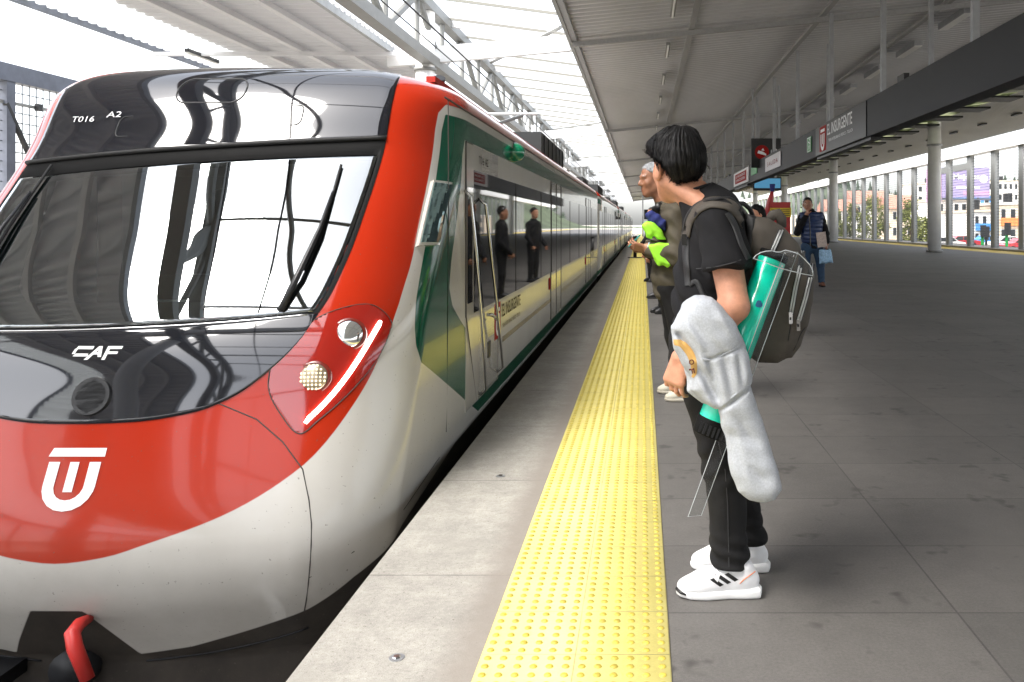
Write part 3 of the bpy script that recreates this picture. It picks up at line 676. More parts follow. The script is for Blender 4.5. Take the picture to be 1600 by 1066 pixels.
def pole(px,Y,pyt,label,mat):
    x=(px-1004)/F*Y; zt=HC-(pyt-351)/F*Y; e=empty('traffic_pole',(x,Y,-1.42),label,'pole')
    MB().tube([(x,Y,-1.42),(x,Y,zt)],.13,10).build('mast',mat,e); MB().box(x-.25,x+.25,Y-.3,Y-.13,zt-1.1,zt).build('signal_head',M['black'],e)
pole(1535,78,352,'green street pole seen between two fence posts',M['green']); pole(1573,74,348,'green traffic pole in the rightmost fence bay',M['green']); pole(1541,88,354,'thin dark signal pole right of the green pole',M['black'])
st=MB().box(20.5,140,60,104,-1.415,-1.40); structure('street',st.v,st.f,pm('asphalt',(.06,.06,.06),.9,var=.2))
# ================================================================== THE TRAIN
XC=-2.43
def pchip(xs,ys):
    xs=np.array(xs,float); ys=np.array(ys,float); h=np.diff(xs); d=np.diff(ys)/h; m=np.zeros(len(xs)); m[0]=d[0]; m[-1]=d[-1]
    for i in range(1,len(xs)-1):
        if d[i-1]*d[i]>0:
            w1=2*h[i]+h[i-1]; w2=h[i]+2*h[i-1]; m[i]=(w1+w2)/(w1/d[i-1]+w2/d[i])
    def f(x):
        x=np.clip(np.asarray(x,float),xs[0],xs[-1]); i=np.clip(np.searchsorted(xs,x)-1,0,len(h)-1); t=(x-xs[i])/h[i]; t2=t*t; t3=t2*t
        return (2*t3-3*t2+1)*ys[i]+(t3-2*t2+t)*h[i]*m[i]+(-2*t3+3*t2)*ys[i+1]+(t3-t2)*h[i]*m[i+1]
    return f
def smoothf(f,lo,hi,sig):
    x=np.linspace(lo,hi,1500); dx=x[1]-x[0]; y=f(x); k=int(4*sig/dx); g=np.exp(-.5*(np.arange(-k,k+1)*dx/sig)**2); g/=g.sum()
    ys=np.convolve(np.concatenate([2*y[0]-y[k:0:-1],y,2*y[-1]-y[-2:-k-2:-1]]),g,'valid')
    return lambda v:np.interp(v,x,ys)
y0a=pchip([-.60,-.40,-.25,-.1,.0,.12,.247,.56,.745,.85,1.28,1.70,1.76,2.06,2.2,2.29,2.335,2.35],[3.75,3.62,3.53,3.50,3.51,3.55,3.607,3.745,3.81,3.87,4.245,4.615,4.66,4.84,4.99,5.27,5.7,6.4])
y0b=smoothf(y0a,-.6,2.15,.035)
def ny0(z):
    z=np.asarray(z,float); t=np.clip((z-1.95)/.15,0,1); return y0b(np.minimum(z,2.15))*(1-t)+y0a(z)*t
nw=pchip([-.6,-.3,0,.3,1.4,1.9,2.06,2.15,2.22,2.28,2.32,2.342,2.35],[1.21,1.24,1.27,1.28,1.28,1.28,1.275,1.24,1.16,1.0,.75,.40,0.02])
ndep=pchip([-.6,-.2,0,.3,.8,1.5,2.1,2.3,2.35],[.50,.52,.55,.60,.70,.80,.80,.80,.90])
def prof(r,w,dp):                                    # how far the plan outline has run back at lateral fraction r
    d=r*w; cw=min(.35,.6*w); x=np.clip((d-w+cw)/cw,0,1); return .12*d*d+(dp-.12*w*w)*(1-np.sqrt(np.maximum(1-x*x,0)))
RR=np.concatenate([np.linspace(0,.9,90)[:-1],1-.1*np.linspace(1,0,60)**4])
def nose(q,z):
    """surface point for |q| = lateral distance + run back from the nose tip, height z"""
    q=float(q); z=float(z); s=-1 if q<0 else 1; a=abs(q); w=float(nw(z)); y0=float(ny0(z)); dp=float(ndep(z))
    if a>=w+dp: return V3(XC+s*w,y0+dp+(a-w-dp),z)
    d=w*RR; y=prof(RR,w,dp); qq=d+y
    return V3(XC+s*np.interp(a,qq,d),y0+np.interp(a,qq,y),z)
def nosen(q,z,e=.012):
    p=nose(q,z); a=nose(q+e,z)-nose(q-e,z); b=nose(q,z+e)-nose(q,z-e); n=np.cross(a,b); n/=max(np.linalg.norm(n),1e-9)
    return p,n
def on_nose(q0,z0): return lambda u,v: nosen(q0+u,z0+v)
def tilt(q,z): return z+float(np.interp(z,[.4,.85,1.75],[.012,.035,.07]))*q
def patch(name,mat,parent,zb,zt,qr,ns=60,nt=40,off=.004):
    S=np.linspace(-1,1,ns); T=np.linspace(0,1,nt); V=[]
    for t in T:
        for s in S:
            z=zb(abs(s))*(1-t)+zt(abs(s))*t; q=s*qr(z); p,n=nosen(q,tilt(q,z)); V.append(p+n*off)
    V=np.array(V); Fc=[(j*ns+i,j*ns+i+1,(j+1)*ns+i+1,(j+1)*ns+i) for j in range(nt-1) for i in range(ns-1)]
    # a rim that returns to the body, so the panel has thickness
    loop=[i for i in range(ns)]+[j*ns+ns-1 for j in range(1,nt)]+[(nt-1)*ns+i for i in range(ns-2,-1,-1)]+[j*ns for j in range(nt-2,0,-1)]
    k=len(V); rim=[]
    for i in loop:
        j,ii=divmod(i,ns); s=S[ii]; t=T[j]; z=zb(abs(s))*(1-t)+zt(abs(s))*t; p,n=nosen(s*qr(z),tilt(s*qr(z),z)); rim.append(p-n*.006)
    V=np.concatenate([V,rim]); m=len(loop); Fc+=[(loop[(a+1)%m],loop[a],k+a,k+(a+1)%m) for a in range(m)]
    return link(name,V,Fc,mat,parent,True)
_lo=pchip([-.3,0,.2,.385,.736,1.036,1.249,1.482,1.56,1.593],[-.032,-.083,-.060,-.009,.100,.256,.445,.733,.92,1.088])
RED=[(q,float(_lo(q))) for q in np.concatenate([np.linspace(0,1.2,25),np.linspace(1.23,1.593,12)])]+[(1.596,1.16),(1.584,1.254),(1.573,1.506),(1.54,1.89),(1.55,2.0),(1.63,2.065),(95,2.065),(95,2.19),(2.5,2.20),(2.2,2.30),(0,2.325)]
RED=RED+[(-q,z) for q,z in RED[-2:0:-1]]
BLK=[(.082,-.303),(.221,-.575),(.469,-.539),(.803,-.448),(1.085,-.366),(1.394,-.252),(1.53,-.218),(1.9,-.14),(3,-.03),(95,-.03),(95,-2),(-95,-2),(-95,-.03),(-3,-.03),(-1.9,-.14),(-1.53,-.218),(-1.394,-.252),(-1.085,-.366),(-.803,-.448),(-.469,-.539),(-.35,-.57),(-.291,-.487),(-.16,-.323),(-.145,-.303)]
def side_yz(px,py,X=-1.15):
    Y=-X*F/(1004-px); return (Y,HC-(py-351)/F*Y)
GO=[(1.645,2.0),(1.623,1.888),(1.649,1.669),(1.7,1.36),(1.726,1.116),(1.744,.923),(1.778,.797),(1.821,.70),(1.921,.605),(3.734,.005)]
GI=[(4.462,.115),(3.819,.343),(3.29,.539),(2.889,.692),(2.55,.828),(2.382,.943),(2.282,1.131),(2.228,1.324),(2.145,1.538),(2.03,1.773),(2.038,1.866)]
zg0,zg1,zh0,zh1=.005,.115,1.866,2.0
GRN=GO+[(95,zg0),(95,zg1)]+GI+[(95,zh0),(95,zh1)]
def train_paint():
    m,N,L,b=newmat('train_paint')
    def step(nm,w):
        a=N.new('ShaderNodeAttribute'); a.attribute_name=nm; r=N.new('ShaderNodeMapRange'); r.inputs['From Min'].default_value=-w; r.inputs['From Max'].default_value=w
        r.inputs['To Min'].default_value=1; r.inputs['To Max'].default_value=0; L.new(a.outputs['Fac'],r.inputs['Value']); return r.outputs[0]
    col=None; tc=N.new('ShaderNodeTexCoord'); n=N.new('ShaderNodeTexNoise'); n.inputs['Scale'].default_value=2.2; n.inputs['Detail'].default_value=8; L.new(tc.outputs['Object'],n.inputs['Vector'])
    base=N.new('ShaderNodeMix'); base.data_type='RGBA'; L.new(n.outputs['Fac'],base.inputs['Factor']); base.inputs['A'].default_value=(.50,.48,.445,1); base.inputs['B'].default_value=(.58,.565,.53,1); col=base.outputs['Result']
    for nm,c in (('green',lin(8,84,62)),('red',lin(168,42,18)),('black',(.008,.008,.009,1))):
        x=N.new('ShaderNodeMix'); x.data_type='RGBA'; f=step(nm,.0025); L.new(f,x.inputs['Factor']); L.new(col,x.inputs['A']); x.inputs['B'].default_value=c; col=x.outputs['Result']
    sp=N.new('ShaderNodeSeparateXYZ'); L.new(tc.outputs['Object'],sp.inputs[0])          # brake dust low down, insects and specks
    zr=N.new('ShaderNodeMapRange'); zr.inputs['From Min'].default_value=1.50; zr.inputs['From Max'].default_value=.62; L.new(sp.outputs['Z'],zr.inputs['Value'])
    dn=N.new('ShaderNodeTexNoise'); dn.inputs['Scale'].default_value=5; dn.inputs['Detail'].default_value=9; dn.inputs['Roughness'].default_value=.7; L.new(tc.outputs['Object'],dn.inputs['Vector'])
    dm=N.new('ShaderNodeMath'); dm.operation='MULTIPLY'; L.new(zr.outputs[0],dm.inputs[0]); L.new(dn.outputs['Fac'],dm.inputs[1])
    d2=N.new('ShaderNodeMath'); d2.operation='MULTIPLY'; L.new(dm.outputs[0],d2.inputs[0]); d2.inputs[1].default_value=.4
    x=N.new('ShaderNodeMix'); x.data_type='RGBA'; L.new(d2.outputs[0],x.inputs['Factor']); L.new(col,x.inputs['A']); x.inputs['B'].default_value=(.17,.14,.11,1); col=x.outputs['Result']
    sn=N.new('ShaderNodeTexNoise'); sn.inputs['Scale'].default_value=70; sn.inputs['Detail'].default_value=2; L.new(tc.outputs['Object'],sn.inputs['Vector'])
    sr=N.new('ShaderNodeMapRange'); sr.inputs['From Min'].default_value=.71; sr.inputs['From Max'].default_value=.75; sr.inputs['To Max'].default_value=.55; L.new(sn.outputs['Fac'],sr.inputs['Value'])
    x=N.new('ShaderNodeMix'); x.data_type='RGBA'; L.new(sr.outputs[0],x.inputs['Factor']); L.new(col,x.inputs['A']); x.inputs['B'].default_value=(.10,.085,.07,1); col=x.outputs['Result']
    L.new(col,b.inputs['Base Color'])
    r=N.new('ShaderNodeMapRange'); r.inputs['To Min'].default_value=.13; r.inputs['To Max'].default_value=.5; L.new(f,r.inputs['Value']); L.new(r.outputs[0],b.inputs['Roughness'])
    c=N.new('ShaderNodeMapRange'); c.inputs['To Min'].default_value=.35; c.inputs['To Max'].default_value=0; L.new(f,c.inputs['Value']); L.new(c.outputs[0],b.inputs['Coat Weight'])
    b.inputs['IOR'].default_value=1.33; b.inputs['Coat IOR'].default_value=1.33
    return m
M['train']=train_paint()
def body_mesh(name,parent,y_end,zs,front=True,y_start=None):
    rows=[]
    for z in zs:
        w,y0,dp=float(nw(z)),float(ny0(z)),float(ndep(z))
        if front:
            d=w*RR[::-1]; y=y0+prof(RR,w,dp)[::-1]      # side -> centre
            ysd=y0+dp; yb=np.concatenate([np.linspace(y_end,9,8)[:-1],9+(ysd-9)*np.linspace(0,1,130)[:-1]])
            X=np.concatenate([np.full(len(yb),w),d]); Y=np.concatenate([yb,y]); q=X+(Y-y0)
        else:
            Y=np.linspace(y_end,y_start,10); X=np.full(10,w); q=np.full(10,50.)
        if front: rows.append(np.concatenate([np.stack([XC+X,Y,np.full(len(X),z),q],1),np.stack([XC-X,Y,np.full(len(X),z),-q],1)[::-1][1:]]))
        else: rows.append(np.concatenate([np.stack([XC+X,Y,np.full(len(X),z),q],1),np.stack([XC-X,Y,np.full(len(X),z),-q],1)[::-1]]))
    A=np.array(rows); m,n=A.shape[:2]; P=A.reshape(-1,4)
    i,j=np.meshgrid(np.arange(m-1),np.arange(n-1),indexing='ij'); a=(i*n+j).ravel(); Q=np.stack([a,a+n,a+n+1,a+1],1)
    if front:                                            # the windscreen opening
        qz_=P[:,3]; bz=P[:,2]-np.interp(P[:,2],[.4,.85,1.75],[.012,.035,.07])*qz_; qr_=np.interp(bz,[.863,.96,1.22,1.67],[.94,.985,1.03,1.047])
        hole=(np.abs(qz_)<qr_+.036)&(bz>.850)&(bz<1.716-.010*(qz_/1.05)**2); Q=Q[~hole[Q].all(1)]
    o=link(name,P[:,:3],Q,M['train'],parent,True)
    def attr(nm,vals):
        at=o.data.attributes.new(nm,'FLOAT','POINT'); at.data.foreach_set('value',np.asarray(vals,np.float32))
    qz=P[:,[3,2]]; attr('red',dpoly(qz,RED)); attr('black',dpoly(qz,BLK))
    qa=np.where(np.abs(P[:,3])>45,np.abs(P[:,3]),np.abs(P[:,3])); g=dpoly(np.stack([qa,P[:,2]],1),GRN); attr('green',g)
    return o
def train():
    T=empty('commuter_train',(XC,3.2,-1.05),'red white and green commuter train gliding in along the platform edge','train')
    zs=np.unique(np.concatenate([np.linspace(-.8,2.0,112),np.linspace(2.0,2.30,34),2.35-(.05*np.linspace(1,0,14)**2.2),[2.065,2.19,zg0,zg1,zh0,zh1,-.03]]))
    body=body_mesh('nose_body',T,21.6,zs)
    zs2=np.unique(np.concatenate([np.linspace(-.6,2.0,12),np.linspace(2.0,2.3,20),2.35-(.05*np.linspace(1,0,10)**2.2),[2.04,2.065,2.09,2.17,2.19,2.21,zg0-.02,zg0,zg0+.02,zg1-.02,zg1,zg1+.02,zh0-.02,zh0,zh0+.02,zh1-.02,zh1,zh1+.02,-.05,-.03,-.01]]))
    cars=[(22.1,39.6),(40.1,57.6),(58.1,75.6),(76.1,98)]
    for a,b in cars: body_mesh('car_body',T,b,zs2,False,a)
    for a in (21.6,39.6,57.6,75.6): MB().box(XC-1.15,XC+1.18,a-.1,a+.6,-.5,2.13).build('gangway_bellows',M['rubber'],T)
    MB().box(XC-1.1,XC+1.1,4.6,98,-1.0,-.45).build('underframe',M['black'],T)
    # ---- front: black fascia, recessed brow, windscreen
    zl=pchip([0,.18,.466,.633,.80,.935,.994],[.449,.452,.482,.534,.637,.762,.862])
    QB=.994
    patch('lower_fascia',M['gloss'],T,lambda s:float(zl(s*QB)),lambda s:.842+.021*s**2,lambda z:QB,80,24,.005)
    qr=pchip([.84,.863,.96,1.22,1.67,1.84,2.05,2.13,2.2,2.26],[.975,.994,1.039,1.080,1.097,1.092,1.090,1.098,1.115,1.15])
    wo=(lambda s:.846+.019*s**2,lambda s:1.742-.008*s**2,lambda z:float(qr(z)))
    wi=(lambda s:.870+.016*s**2,lambda s:1.640-.016*s**2,lambda z:float(qr(z))-.048)
    LP=[(s_,0.) for s_ in np.linspace(-1,1,50)]+[(1.,t_) for t_ in np.linspace(0,1,40)[1:]]+[(s_,1.) for s_ in np.linspace(1,-1,50)[1:]]+[(-1.,t_) for t_ in np.linspace(1,0,40)[1:-1]]
    V=[];Fc=[]
    for k in (0,.33,.66,1):
        for s_,t_ in LP:
            zz=[b(abs(s_))*(1-t_)+c_(abs(s_))*t_ for b,c_,_ in (wo,wi)]; qq=[s_*wo[2](zz[0]),s_*wi[2](zz[1])]
            z=zz[0]*(1-k)+zz[1]*k; q=qq[0]*(1-k)+qq[1]*k; p,n=nosen(q,tilt(q,z)); V.append(p+n*(.003 if k<1 else -.03))
    m=len(LP)
    for k in range(3): Fc+=[(k*m+i,k*m+(i+1)%m,(k+1)*m+(i+1)%m,(k+1)*m+i) for i in range(m)]
    link('windscreen_surround',V,Fc,M['black2'],T,True)
    patch('windscreen',M['screen'],T,lambda s:.856+.016*s**2,lambda s:1.650-.016*s**2,lambda z:float(qr(z))-.038,90,60,.008)
    # the cab behind the glass
    MB().box(XC-1.1,XC+1.1,5.75,5.80,.2,2.15).build('cab_rear_wall',M['cabgrey'],T)
    d=MB(); d.prism([(4.02,.80),(4.25,.93),(4.62,.86),(4.75,.80),(4.75,.3),(4.02,.3)],lambda u,v,t:(t,u,v),XC-.92,XC+.92).build('driver_desk',M['cabdark'],T)
    MB().box(XC-.30,XC+.18,4.42,4.46,.90,1.06).build('desk_screen',M['black'],T); MB().bar((XC+.30,4.30,.935),(XC+.52,4.44,.915),.14,.004).build('desk_papers',M['wmark'],T)
    MB().bar((XC-.05,4.28,.935),(XC+.10,4.33,.93),.10,.004).build('desk_papers',M['wmark'],T)
    f=lambda P:prims([('e',V3(XC-.1,5.15,1.05),(.24,.09,.36)),('e',V3(XC-.1,5.17,1.45),(.13,.06,.10)),('e',V3(XC-.1,4.98,.72),(.25,.26,.09))],P,0,.05)
    sdf_obj('driver_seat',f,(XC-.45,4.6,.55),(XC+.3,5.4,1.65),.025,M['cabdark'],T)
    f=lambda P:prims([('e',V3(XC+.80,4.45,1.0),(.12,.10,.10))],P)+wob(P,30,.02,3)
    sdf_obj('blue_bag',f,(XC+.6,4.2,.8),(XC+1.0,4.7,1.2),.02,M['bblue'],T)
    for k in (0,1): MB().box(XC-1.0,XC+1.0,4.9,4.93,1.60-.0*k,1.75).build('sun_blind',M['cabgrey'],T) if k==0 else None
    patch('upper_fascia',M['gloss'],T,lambda s:1.746-.008*s**2,lambda s:2.30-.10*s**4,lambda z:float(qr(z)),90,40,.006)
    # trim lines
    def line(pts,r,mat,name,parent=T,off=.004,mirror=False,tl=False):
        for sgn in ((1,-1) if mirror else (1,)):
            P=[]
            for q,z in pts:
                p,n=nosen(sgn*q,tilt(q,z) if tl else z); P.append(p+n*off)
            o=MB().tube(P,r,6).build(name,mat,parent,True)
        return o
    S=np.linspace(-.95,.95,50)
    line([(s*QB,.843+.02*s*s) for s in S],.0045,M['chrome'],'fascia_trim',off=.004,tl=True)
    line([(s*1.15,1.738-.008*s*s) for s in S],.014,M['rubber'],'brow_lip',off=.010,tl=True)
    # destination window and top lamp outlines in the upper fascia
    def loop(cx,cz,hw,hh,rad,n=8):
        P=[]
        for a,(sx,sz) in enumerate(((1,1),(-1,1),(-1,-1),(1,-1))):
            for t in np.linspace(0,math.pi/2,n):
                A=a*math.pi/2+t; P.append((cx+sx*(hw-rad)+rad*math.cos(A),cz+sz*(hh-rad)+rad*math.sin(A)))
        return P+[P[0]]
    line(loop(0,1.90,.54,.060,.035),.0035,M['black'],'display_outline',off=.007,tl=True)
    line(loop(-.04,2.085,.20,.078,.07),.005,M['black'],'lamp_outline',off=.006)
    # camera in the lower fascia
    c0,n0=nosen(.0,.559); n0=Vector(n0); c0=Vector(c0)
    c=MB().tube([c0+n0*.002,c0+n0*.016,c0+n0*.016,c0+n0*.009],[.088,.082,.066,.064],36,False).build('camera_ring',M['black'],T)
    MB().tube([c0+n0*.005,c0+n0*.010],[.066,.064],30).build('camera_glass',pm('camera_glass',(.03,.008,.016),.08,coat=1),c,True)
    MB().tube([c0+n0*.010,c0+n0*.013],[.034,.030],24).build('camera_lens',pm('camera_lens',(.10,.03,.06),.1,coat=1),c,True)
    # bow badge letters and emblem, number
    V=[];Fc=[]
    def strip(P,w=.010):
        mb.add(P,[tuple(range(len(P)))])
    mb=MB()
    for P in ([(-.115,.002),(-.045,.002),(-.045,.014),(-.104,.014)],[(-.122,.012),(-.108,.012),(-.098,.034),(-.112,.034)],[(-.108,.032),(-.030,.032),(-.026,.045),(-.100,.045)],
              [(-.060,-.012),(-.042,-.012),(.012,.045),(-.004,.045)],[(-.004,.045),(.012,.045),(.016,.0),(.0,.0)],[(-.030,.010),(.004,.010),(.004,.020),(-.022,.020)],
              [(.020,-.012),(.036,-.012),(.050,.045),(.036,.045)],[(.046,.033),(.100,.033),(.104,.045),(.050,.045)],[(.040,.012),(.085,.012),(.088,.023),(.043,.023)]):
        q=[]
        for u,v in P:
            p,n=nosen(-.012+u,.724+v); q.append(p+n*.008)
        mb.add(q,[tuple(range(4))])
    mb.build('maker_letters',M['wmark'],T)
    put_emblem(.245,.205,on_nose(.0,.240),M['wmark'],T,.004)
    put_text('T016',.17,.034,on_nose(-.89,1.895),M['wmark'],T,'number',t=.012); put_text('A2',.10,.034,on_nose(-.64,1.92),M['wmark'],T,'number',t=.012)
    # wipers
    def wiper(sg):
        b=[nosen(sg*q,z) for q,z in ((.80,.905),(.845,1.06),(.872,1.27),(.868,1.47),(.86,1.60))]
        P=[Vector(p)+Vector(n)*o for (p,n),o in zip(b,(.02,.05,.05,.035,.022))]
        w=MB().tube(P[:4],[.017,.014,.010,.006],8).build('wiper',M['black'],T,True)
        b=[nosen(sg*q,z) for q,z in ((.845,1.10),(.868,1.28),(.868,1.48),(.86,1.63))]
        MB().tube([Vector(p)+Vector(n)*.022 for p,n in b],.008,6).build('wiper_blade',M['rubber'],w,True)
    wiper(1); wiper(-1)
    # seams of the nose
    seam=[(.50,.535),(.578,.526),(.778,.455),(.926,.359),(1.047,.247),(1.105,.125),(1.135,.03),(1.141,-.054),(1.135,-.14),(1.118,-.226),(1.09,-.31),(1.06,-.375)]
    line(seam,.0028,M['seam'],'panel_seam',off=.0005,mirror=True)
    line([(1.125,-.20),(1.4,-.13),(1.9,-.07),(2.6,-.01)],.0022,M['seam'],'panel_seam',off=.0005,mirror=True)
    # ---- headlights
    HL=[(1.506,.848),(1.346,.922),(1.182,.929),(1.009,.885),(.873,.777),(.812,.683),(.814,.573),(.898,.465),(1.002,.389),(1.097,.444),(1.27,.552),(1.438,.678),(1.513,.789)]
    def smooth(P,n=6):
        P=[V3(*p) for p in P]; o=[]
        for i in range(len(P)):
            a,b,c,d=P[i-1],P[i],P[(i+1)%len(P)],P[(i+2)%len(P)]
            for t in np.linspace(0,1,n,endpoint=False): o.append(.5*((2*b)+(c-a)*t+(2*a-5*b+4*c-d)*t*t+(3*b-a-3*c+d)*t**3))
        return o
    HLs=smooth(HL)
    for sg in (1,-1):
        g=.010; qs=np.arange(.77,1.57,g); z_=np.arange(.36,.96,g); G=np.array([(q,z) for z in z_ for q in qs]); ins=(dpoly(G,HLs)<.002).reshape(len(z_),len(qs))
        nQ=len(qs); used={}; V=[];Fc=[]
        def vid(j,i):
            if (j,i) not in used:
                p,n=nosen(sg*qs[i],z_[j]); used[(j,i)]=len(V); V.append(p+n*.0035)
            return used[(j,i)]
        for j in range(len(z_)-1):
            for i in range(nQ-1):
                if ins[j,i] and ins[j+1,i] and ins[j,i+1] and ins[j+1,i+1]:
                    f=(vid(j,i),vid(j,i+1),vid(j+1,i+1),vid(j+1,i)); Fc.append(f if sg>0 else f[::-1])
        h=link('headlight',V,Fc,M['redlens'],T,True)
        P=[]
        for q,z in HLs+[HLs[0]]:
            p,n=nosen(sg*q,z); P.append(p+n*.002)
        MB().tube(P,.0026,6).build('seal',M['seam'],h,True)
        for nm,q,z,r,mt in (('main_lamp',1.201,.803,.066,M['lens']),('amber_lamp',1.031,.622,.064,M['amber'])):
            p,n=nosen(sg*q,z); p=Vector(p); n=Vector(n); n=(n+Vector((0,-.9,.12))).normalized()
            ax=n; u=ax.cross(Vector((0,0,1))).normalized(); v=u.cross(ax); mb=MB(); K=14; W=28; Vv=[];Ff=[]
            for a in range(K):
                t=a/(K-1)*math.pi/2
                for b in range(W):
                    s=2*math.pi*b/W; Vv.append(p+(u*math.cos(s)+v*math.sin(s))*(r*math.sin(t+.001))+ax*(.42*r*math.cos(t)-.004))
            Ff=[(a*W+b,(a+1)*W+b,(a+1)*W+(b+1)%W,a*W+(b+1)%W) for a in range(K-1) for b in range(W)]
            l=mb.add(Vv,Ff).build(nm,mt,h,True)
            MB().tube([p+ax*-.03,p+ax*.003,p+ax*.004],[r*1.28,r*1.16,r*1.0],28,False).build('bezel',M['bezel'],l,True)
            if nm=='amber_lamp':
                mb=MB()
                for iz in range(-3,4):
                    for ix in range(-3,4):
                        if ix*ix+iz*iz<12: 
                            cc=p+u*(ix*r*.27)+v*(iz*r*.27)+ax*(.42*r*math.sqrt(max(0,1-(ix*ix+iz*iz)*.0729))-.002); mb.tube([cc,cc+ax*.003],[.0055,.003],8)
                mb.build('led',M['ledm'],l)
        D=pchip([.436,.545,.692,.839],[1.024,1.15,1.292,1.412]); P=[]
        for z in np.linspace(.43,.845,24):
            p,n=nosen(sg*float(D(z)),z); P.append(p+n*.009)
        MB().tube(P,[.008]+[.0115]*22+[.008],8).build('daylight_strip',M['drl'],h,True)
    # ---- coupler opening
    MB().tube([(XC-.05,3.66,-.62),(XC-.05,3.9,-.62)],.09,16).build('coupler_head',M['dgrey'],T,True)
    MB().box(XC-.75,XC-.30,3.50,3.8,-.66,-.60).build('buffer_beam',M['dgrey'],T)
    MB().tube([pix(140,966,3.58),pix(124,975,3.52),pix(113,990,3.47),pix(117,1012,3.45),pix(137,1062,3.45)],[.018,.026,.030,.030,.027],12).build('red_handle',M['redlever'],T,True)
    line([(q,-.62+.13*q*q) for q in np.linspace(.24,1.05,14)],.005,M['dgrey'],'skirt_seam',off=.002,mirror=True)
    # ---- the side towards the platform (and its twin)
    WB,WT=.72,1.69
    def side(y,z,off=.004,sg=1): return (XC+sg*(float(nw(z))+off),y,z)
    def panel(name,mat,parent,y0,y1,z0,z1,th=.006,sg=1):
        return MB().box(XC+sg*1.270,XC+sg*(1.28+th),y0,y1,z0,z1).build(name,mat,parent)
    # driver's door
    d=[side_yz(*p) for p in ((724,222),(732,222),(738,250),(740,270))]
    dr=panel('cab_door',M['pgrey'],T,5.50,6.72,.10,1.86,.003)
    mb=MB()
    for a,b in (((5.50,1.86),(5.50,.72)),((5.50,.72),(5.86,.10)),((5.86,.10),(6.72,.10)),((6.72,.10),(6.72,.72)),((5.50,1.86),(5.72,1.86))): mb.tube([side(*a),side(*b)],.005,6)
    mb.build('door_gap',M['seam'],dr)
    panel('cab_window',M['glass'],dr,5.55,5.70,.80,1.52,.007)
    mb=MB()
    mb.tube([side(5.46,1.54,.005),side(5.44,1.50,.05),side(5.72,.75,.06),side(5.96,.16,.05),side(5.98,.12,.005)],.011,8); mb.build('grab_rail',M['chrome'],T,True)
    mb=MB(); mb.tube([side(5.92,1.50,.005),side(5.94,1.46,.05),side(6.32,.75,.06),side(6.66,.20,.05),side(6.68,.16,.005)],.011,8); mb.build('grab_rail',M['chrome'],T,True)
    MB().tube([side(6.2,.66,.01),side(6.2,.66,.05),side(6.42,.60,.05)],.012,8).build('door_handle',M['chrome'],dr,True)
    panel('latch_plate',M['black'],dr,6.28,6.38,.33,.45,.008)
    # mirror pod
    def qgrid(q0,q1,z0,z1,off,back,n=10):
        V=[];Fc=[]
        for o in (off,back):
            for j in range(n):
                for i in range(n):
                    q=q0+(q1-q0)*i/(n-1); z=z0+(z1-z0)*j/(n-1); p,nn=nosen(q,z); V.append(p+nn*o)
        for j in range(n-1):
            for i in range(n-1): a=j*n+i; Fc.append((a,a+1,a+n+1,a+n))
        lp=list(range(n))+[j*n+n-1 for j in range(1,n)]+[(n-1)*n+i for i in range(n-2,-1,-1)]+[j*n for j in range(n-2,0,-1)]; m=len(lp); N2=n*n
        Fc+=[(lp[(a+1)%m],lp[a],N2+lp[a],N2+lp[(a+1)%m]) for a in range(m)]
        return V,Fc
    mp=link('mirror_housing',*qgrid(1.60,1.86,1.20,1.57,.026,-.02),M['pgrey'],T,False)
    link('mirror_glass',*qgrid(1.615,1.85,1.215,1.555,.030,.02),M['teal_gl'],mp,False)
    # window bands, seams and doors of every car
    spans=[(5.76,21.3)]+[(a+.4,b-.3) for a,b in cars]
    for n_,(a,b) in enumerate(spans):
        panel('window_band',M['glass'],T,a,b,WB,WT,.005)
        panel('window_band',M['glass'],T,a,b,WB,WT,.005,-1)
        doors=[11.0] if n_==0 else [a+3.0,b-4.2]
        if n_==0: doors=[10.6,17.2]
        for y in doors:
            dd=panel('passenger_door',M['pgrey'],T,y,y+1.3,.13,1.845,.004)
            panel('door_glass',M['glass'],dd,y+.07,y+1.23,WB,WT,.008)
            mb=MB()
            for yy in (y,y+.65,y+1.3): mb.tube([side(yy,.13,.006),side(yy,1.86,.006)],.007,6)
            mb.build('door_seam',M['seam'],dd)
            panel('door_button',M['dred'],dd,y-.22,y-.10,.52,.66,.010)
        for yy in np.arange(a+1.9,b-1,1.9):
            if all(abs(yy-y-.65)>1.0 for y in doors): mb=MB().tube([side(yy,WB,.006),side(yy,WT,.006)],.004,6).build('window_joint',M['seam'],T)
        mb=MB().tube([side(a-.1 if n_ else 4.95,2.063,.001),side(b+.1,2.063,.001)],.006,6).build('gutter_seam',M['seam'],T)
    MB().tube([side(4.98,.1,.001),side(5.0,.8,.001),side(5.02,1.5,.001),side(5.03,2.06,.001)],.003,6).build('panel_seam',M['seam'],T)
    # side lettering
    fs=lambda y0,z0:(lambda u,v:(side(y0+u,z0+v,.003),(1,0,0)))
    put_text('T016  A2',.36,.055,fs(5.93,1.745),M['stext'],T,'number')
    lp=panel('logo_plate',M['dred'],T,6.56,6.84,.42,.70,.004)
    put_emblem(.19,.19,fs(6.70,.555),M['wtext'],lp,.003)
    put_text('EL INSURGENTE',1.02,.105,fs(6.92,.565),M['stext'],T,bold=.01); put_text('TREN INTERURBANO MÉXICO - TOLUCA',1.0,.042,fs(6.92,.475),M['stext'],T)
    panel('stripe',M['brownrefl'],T,6.95,21.3,.355,.40,.002)  # brown band painted on, standing for the platform edge reflected in the side
    # green side lamp
    p=Vector(side(7.58,1.965,0)); mb=MB(); Vv=[];Ff=[];K,W=10,20
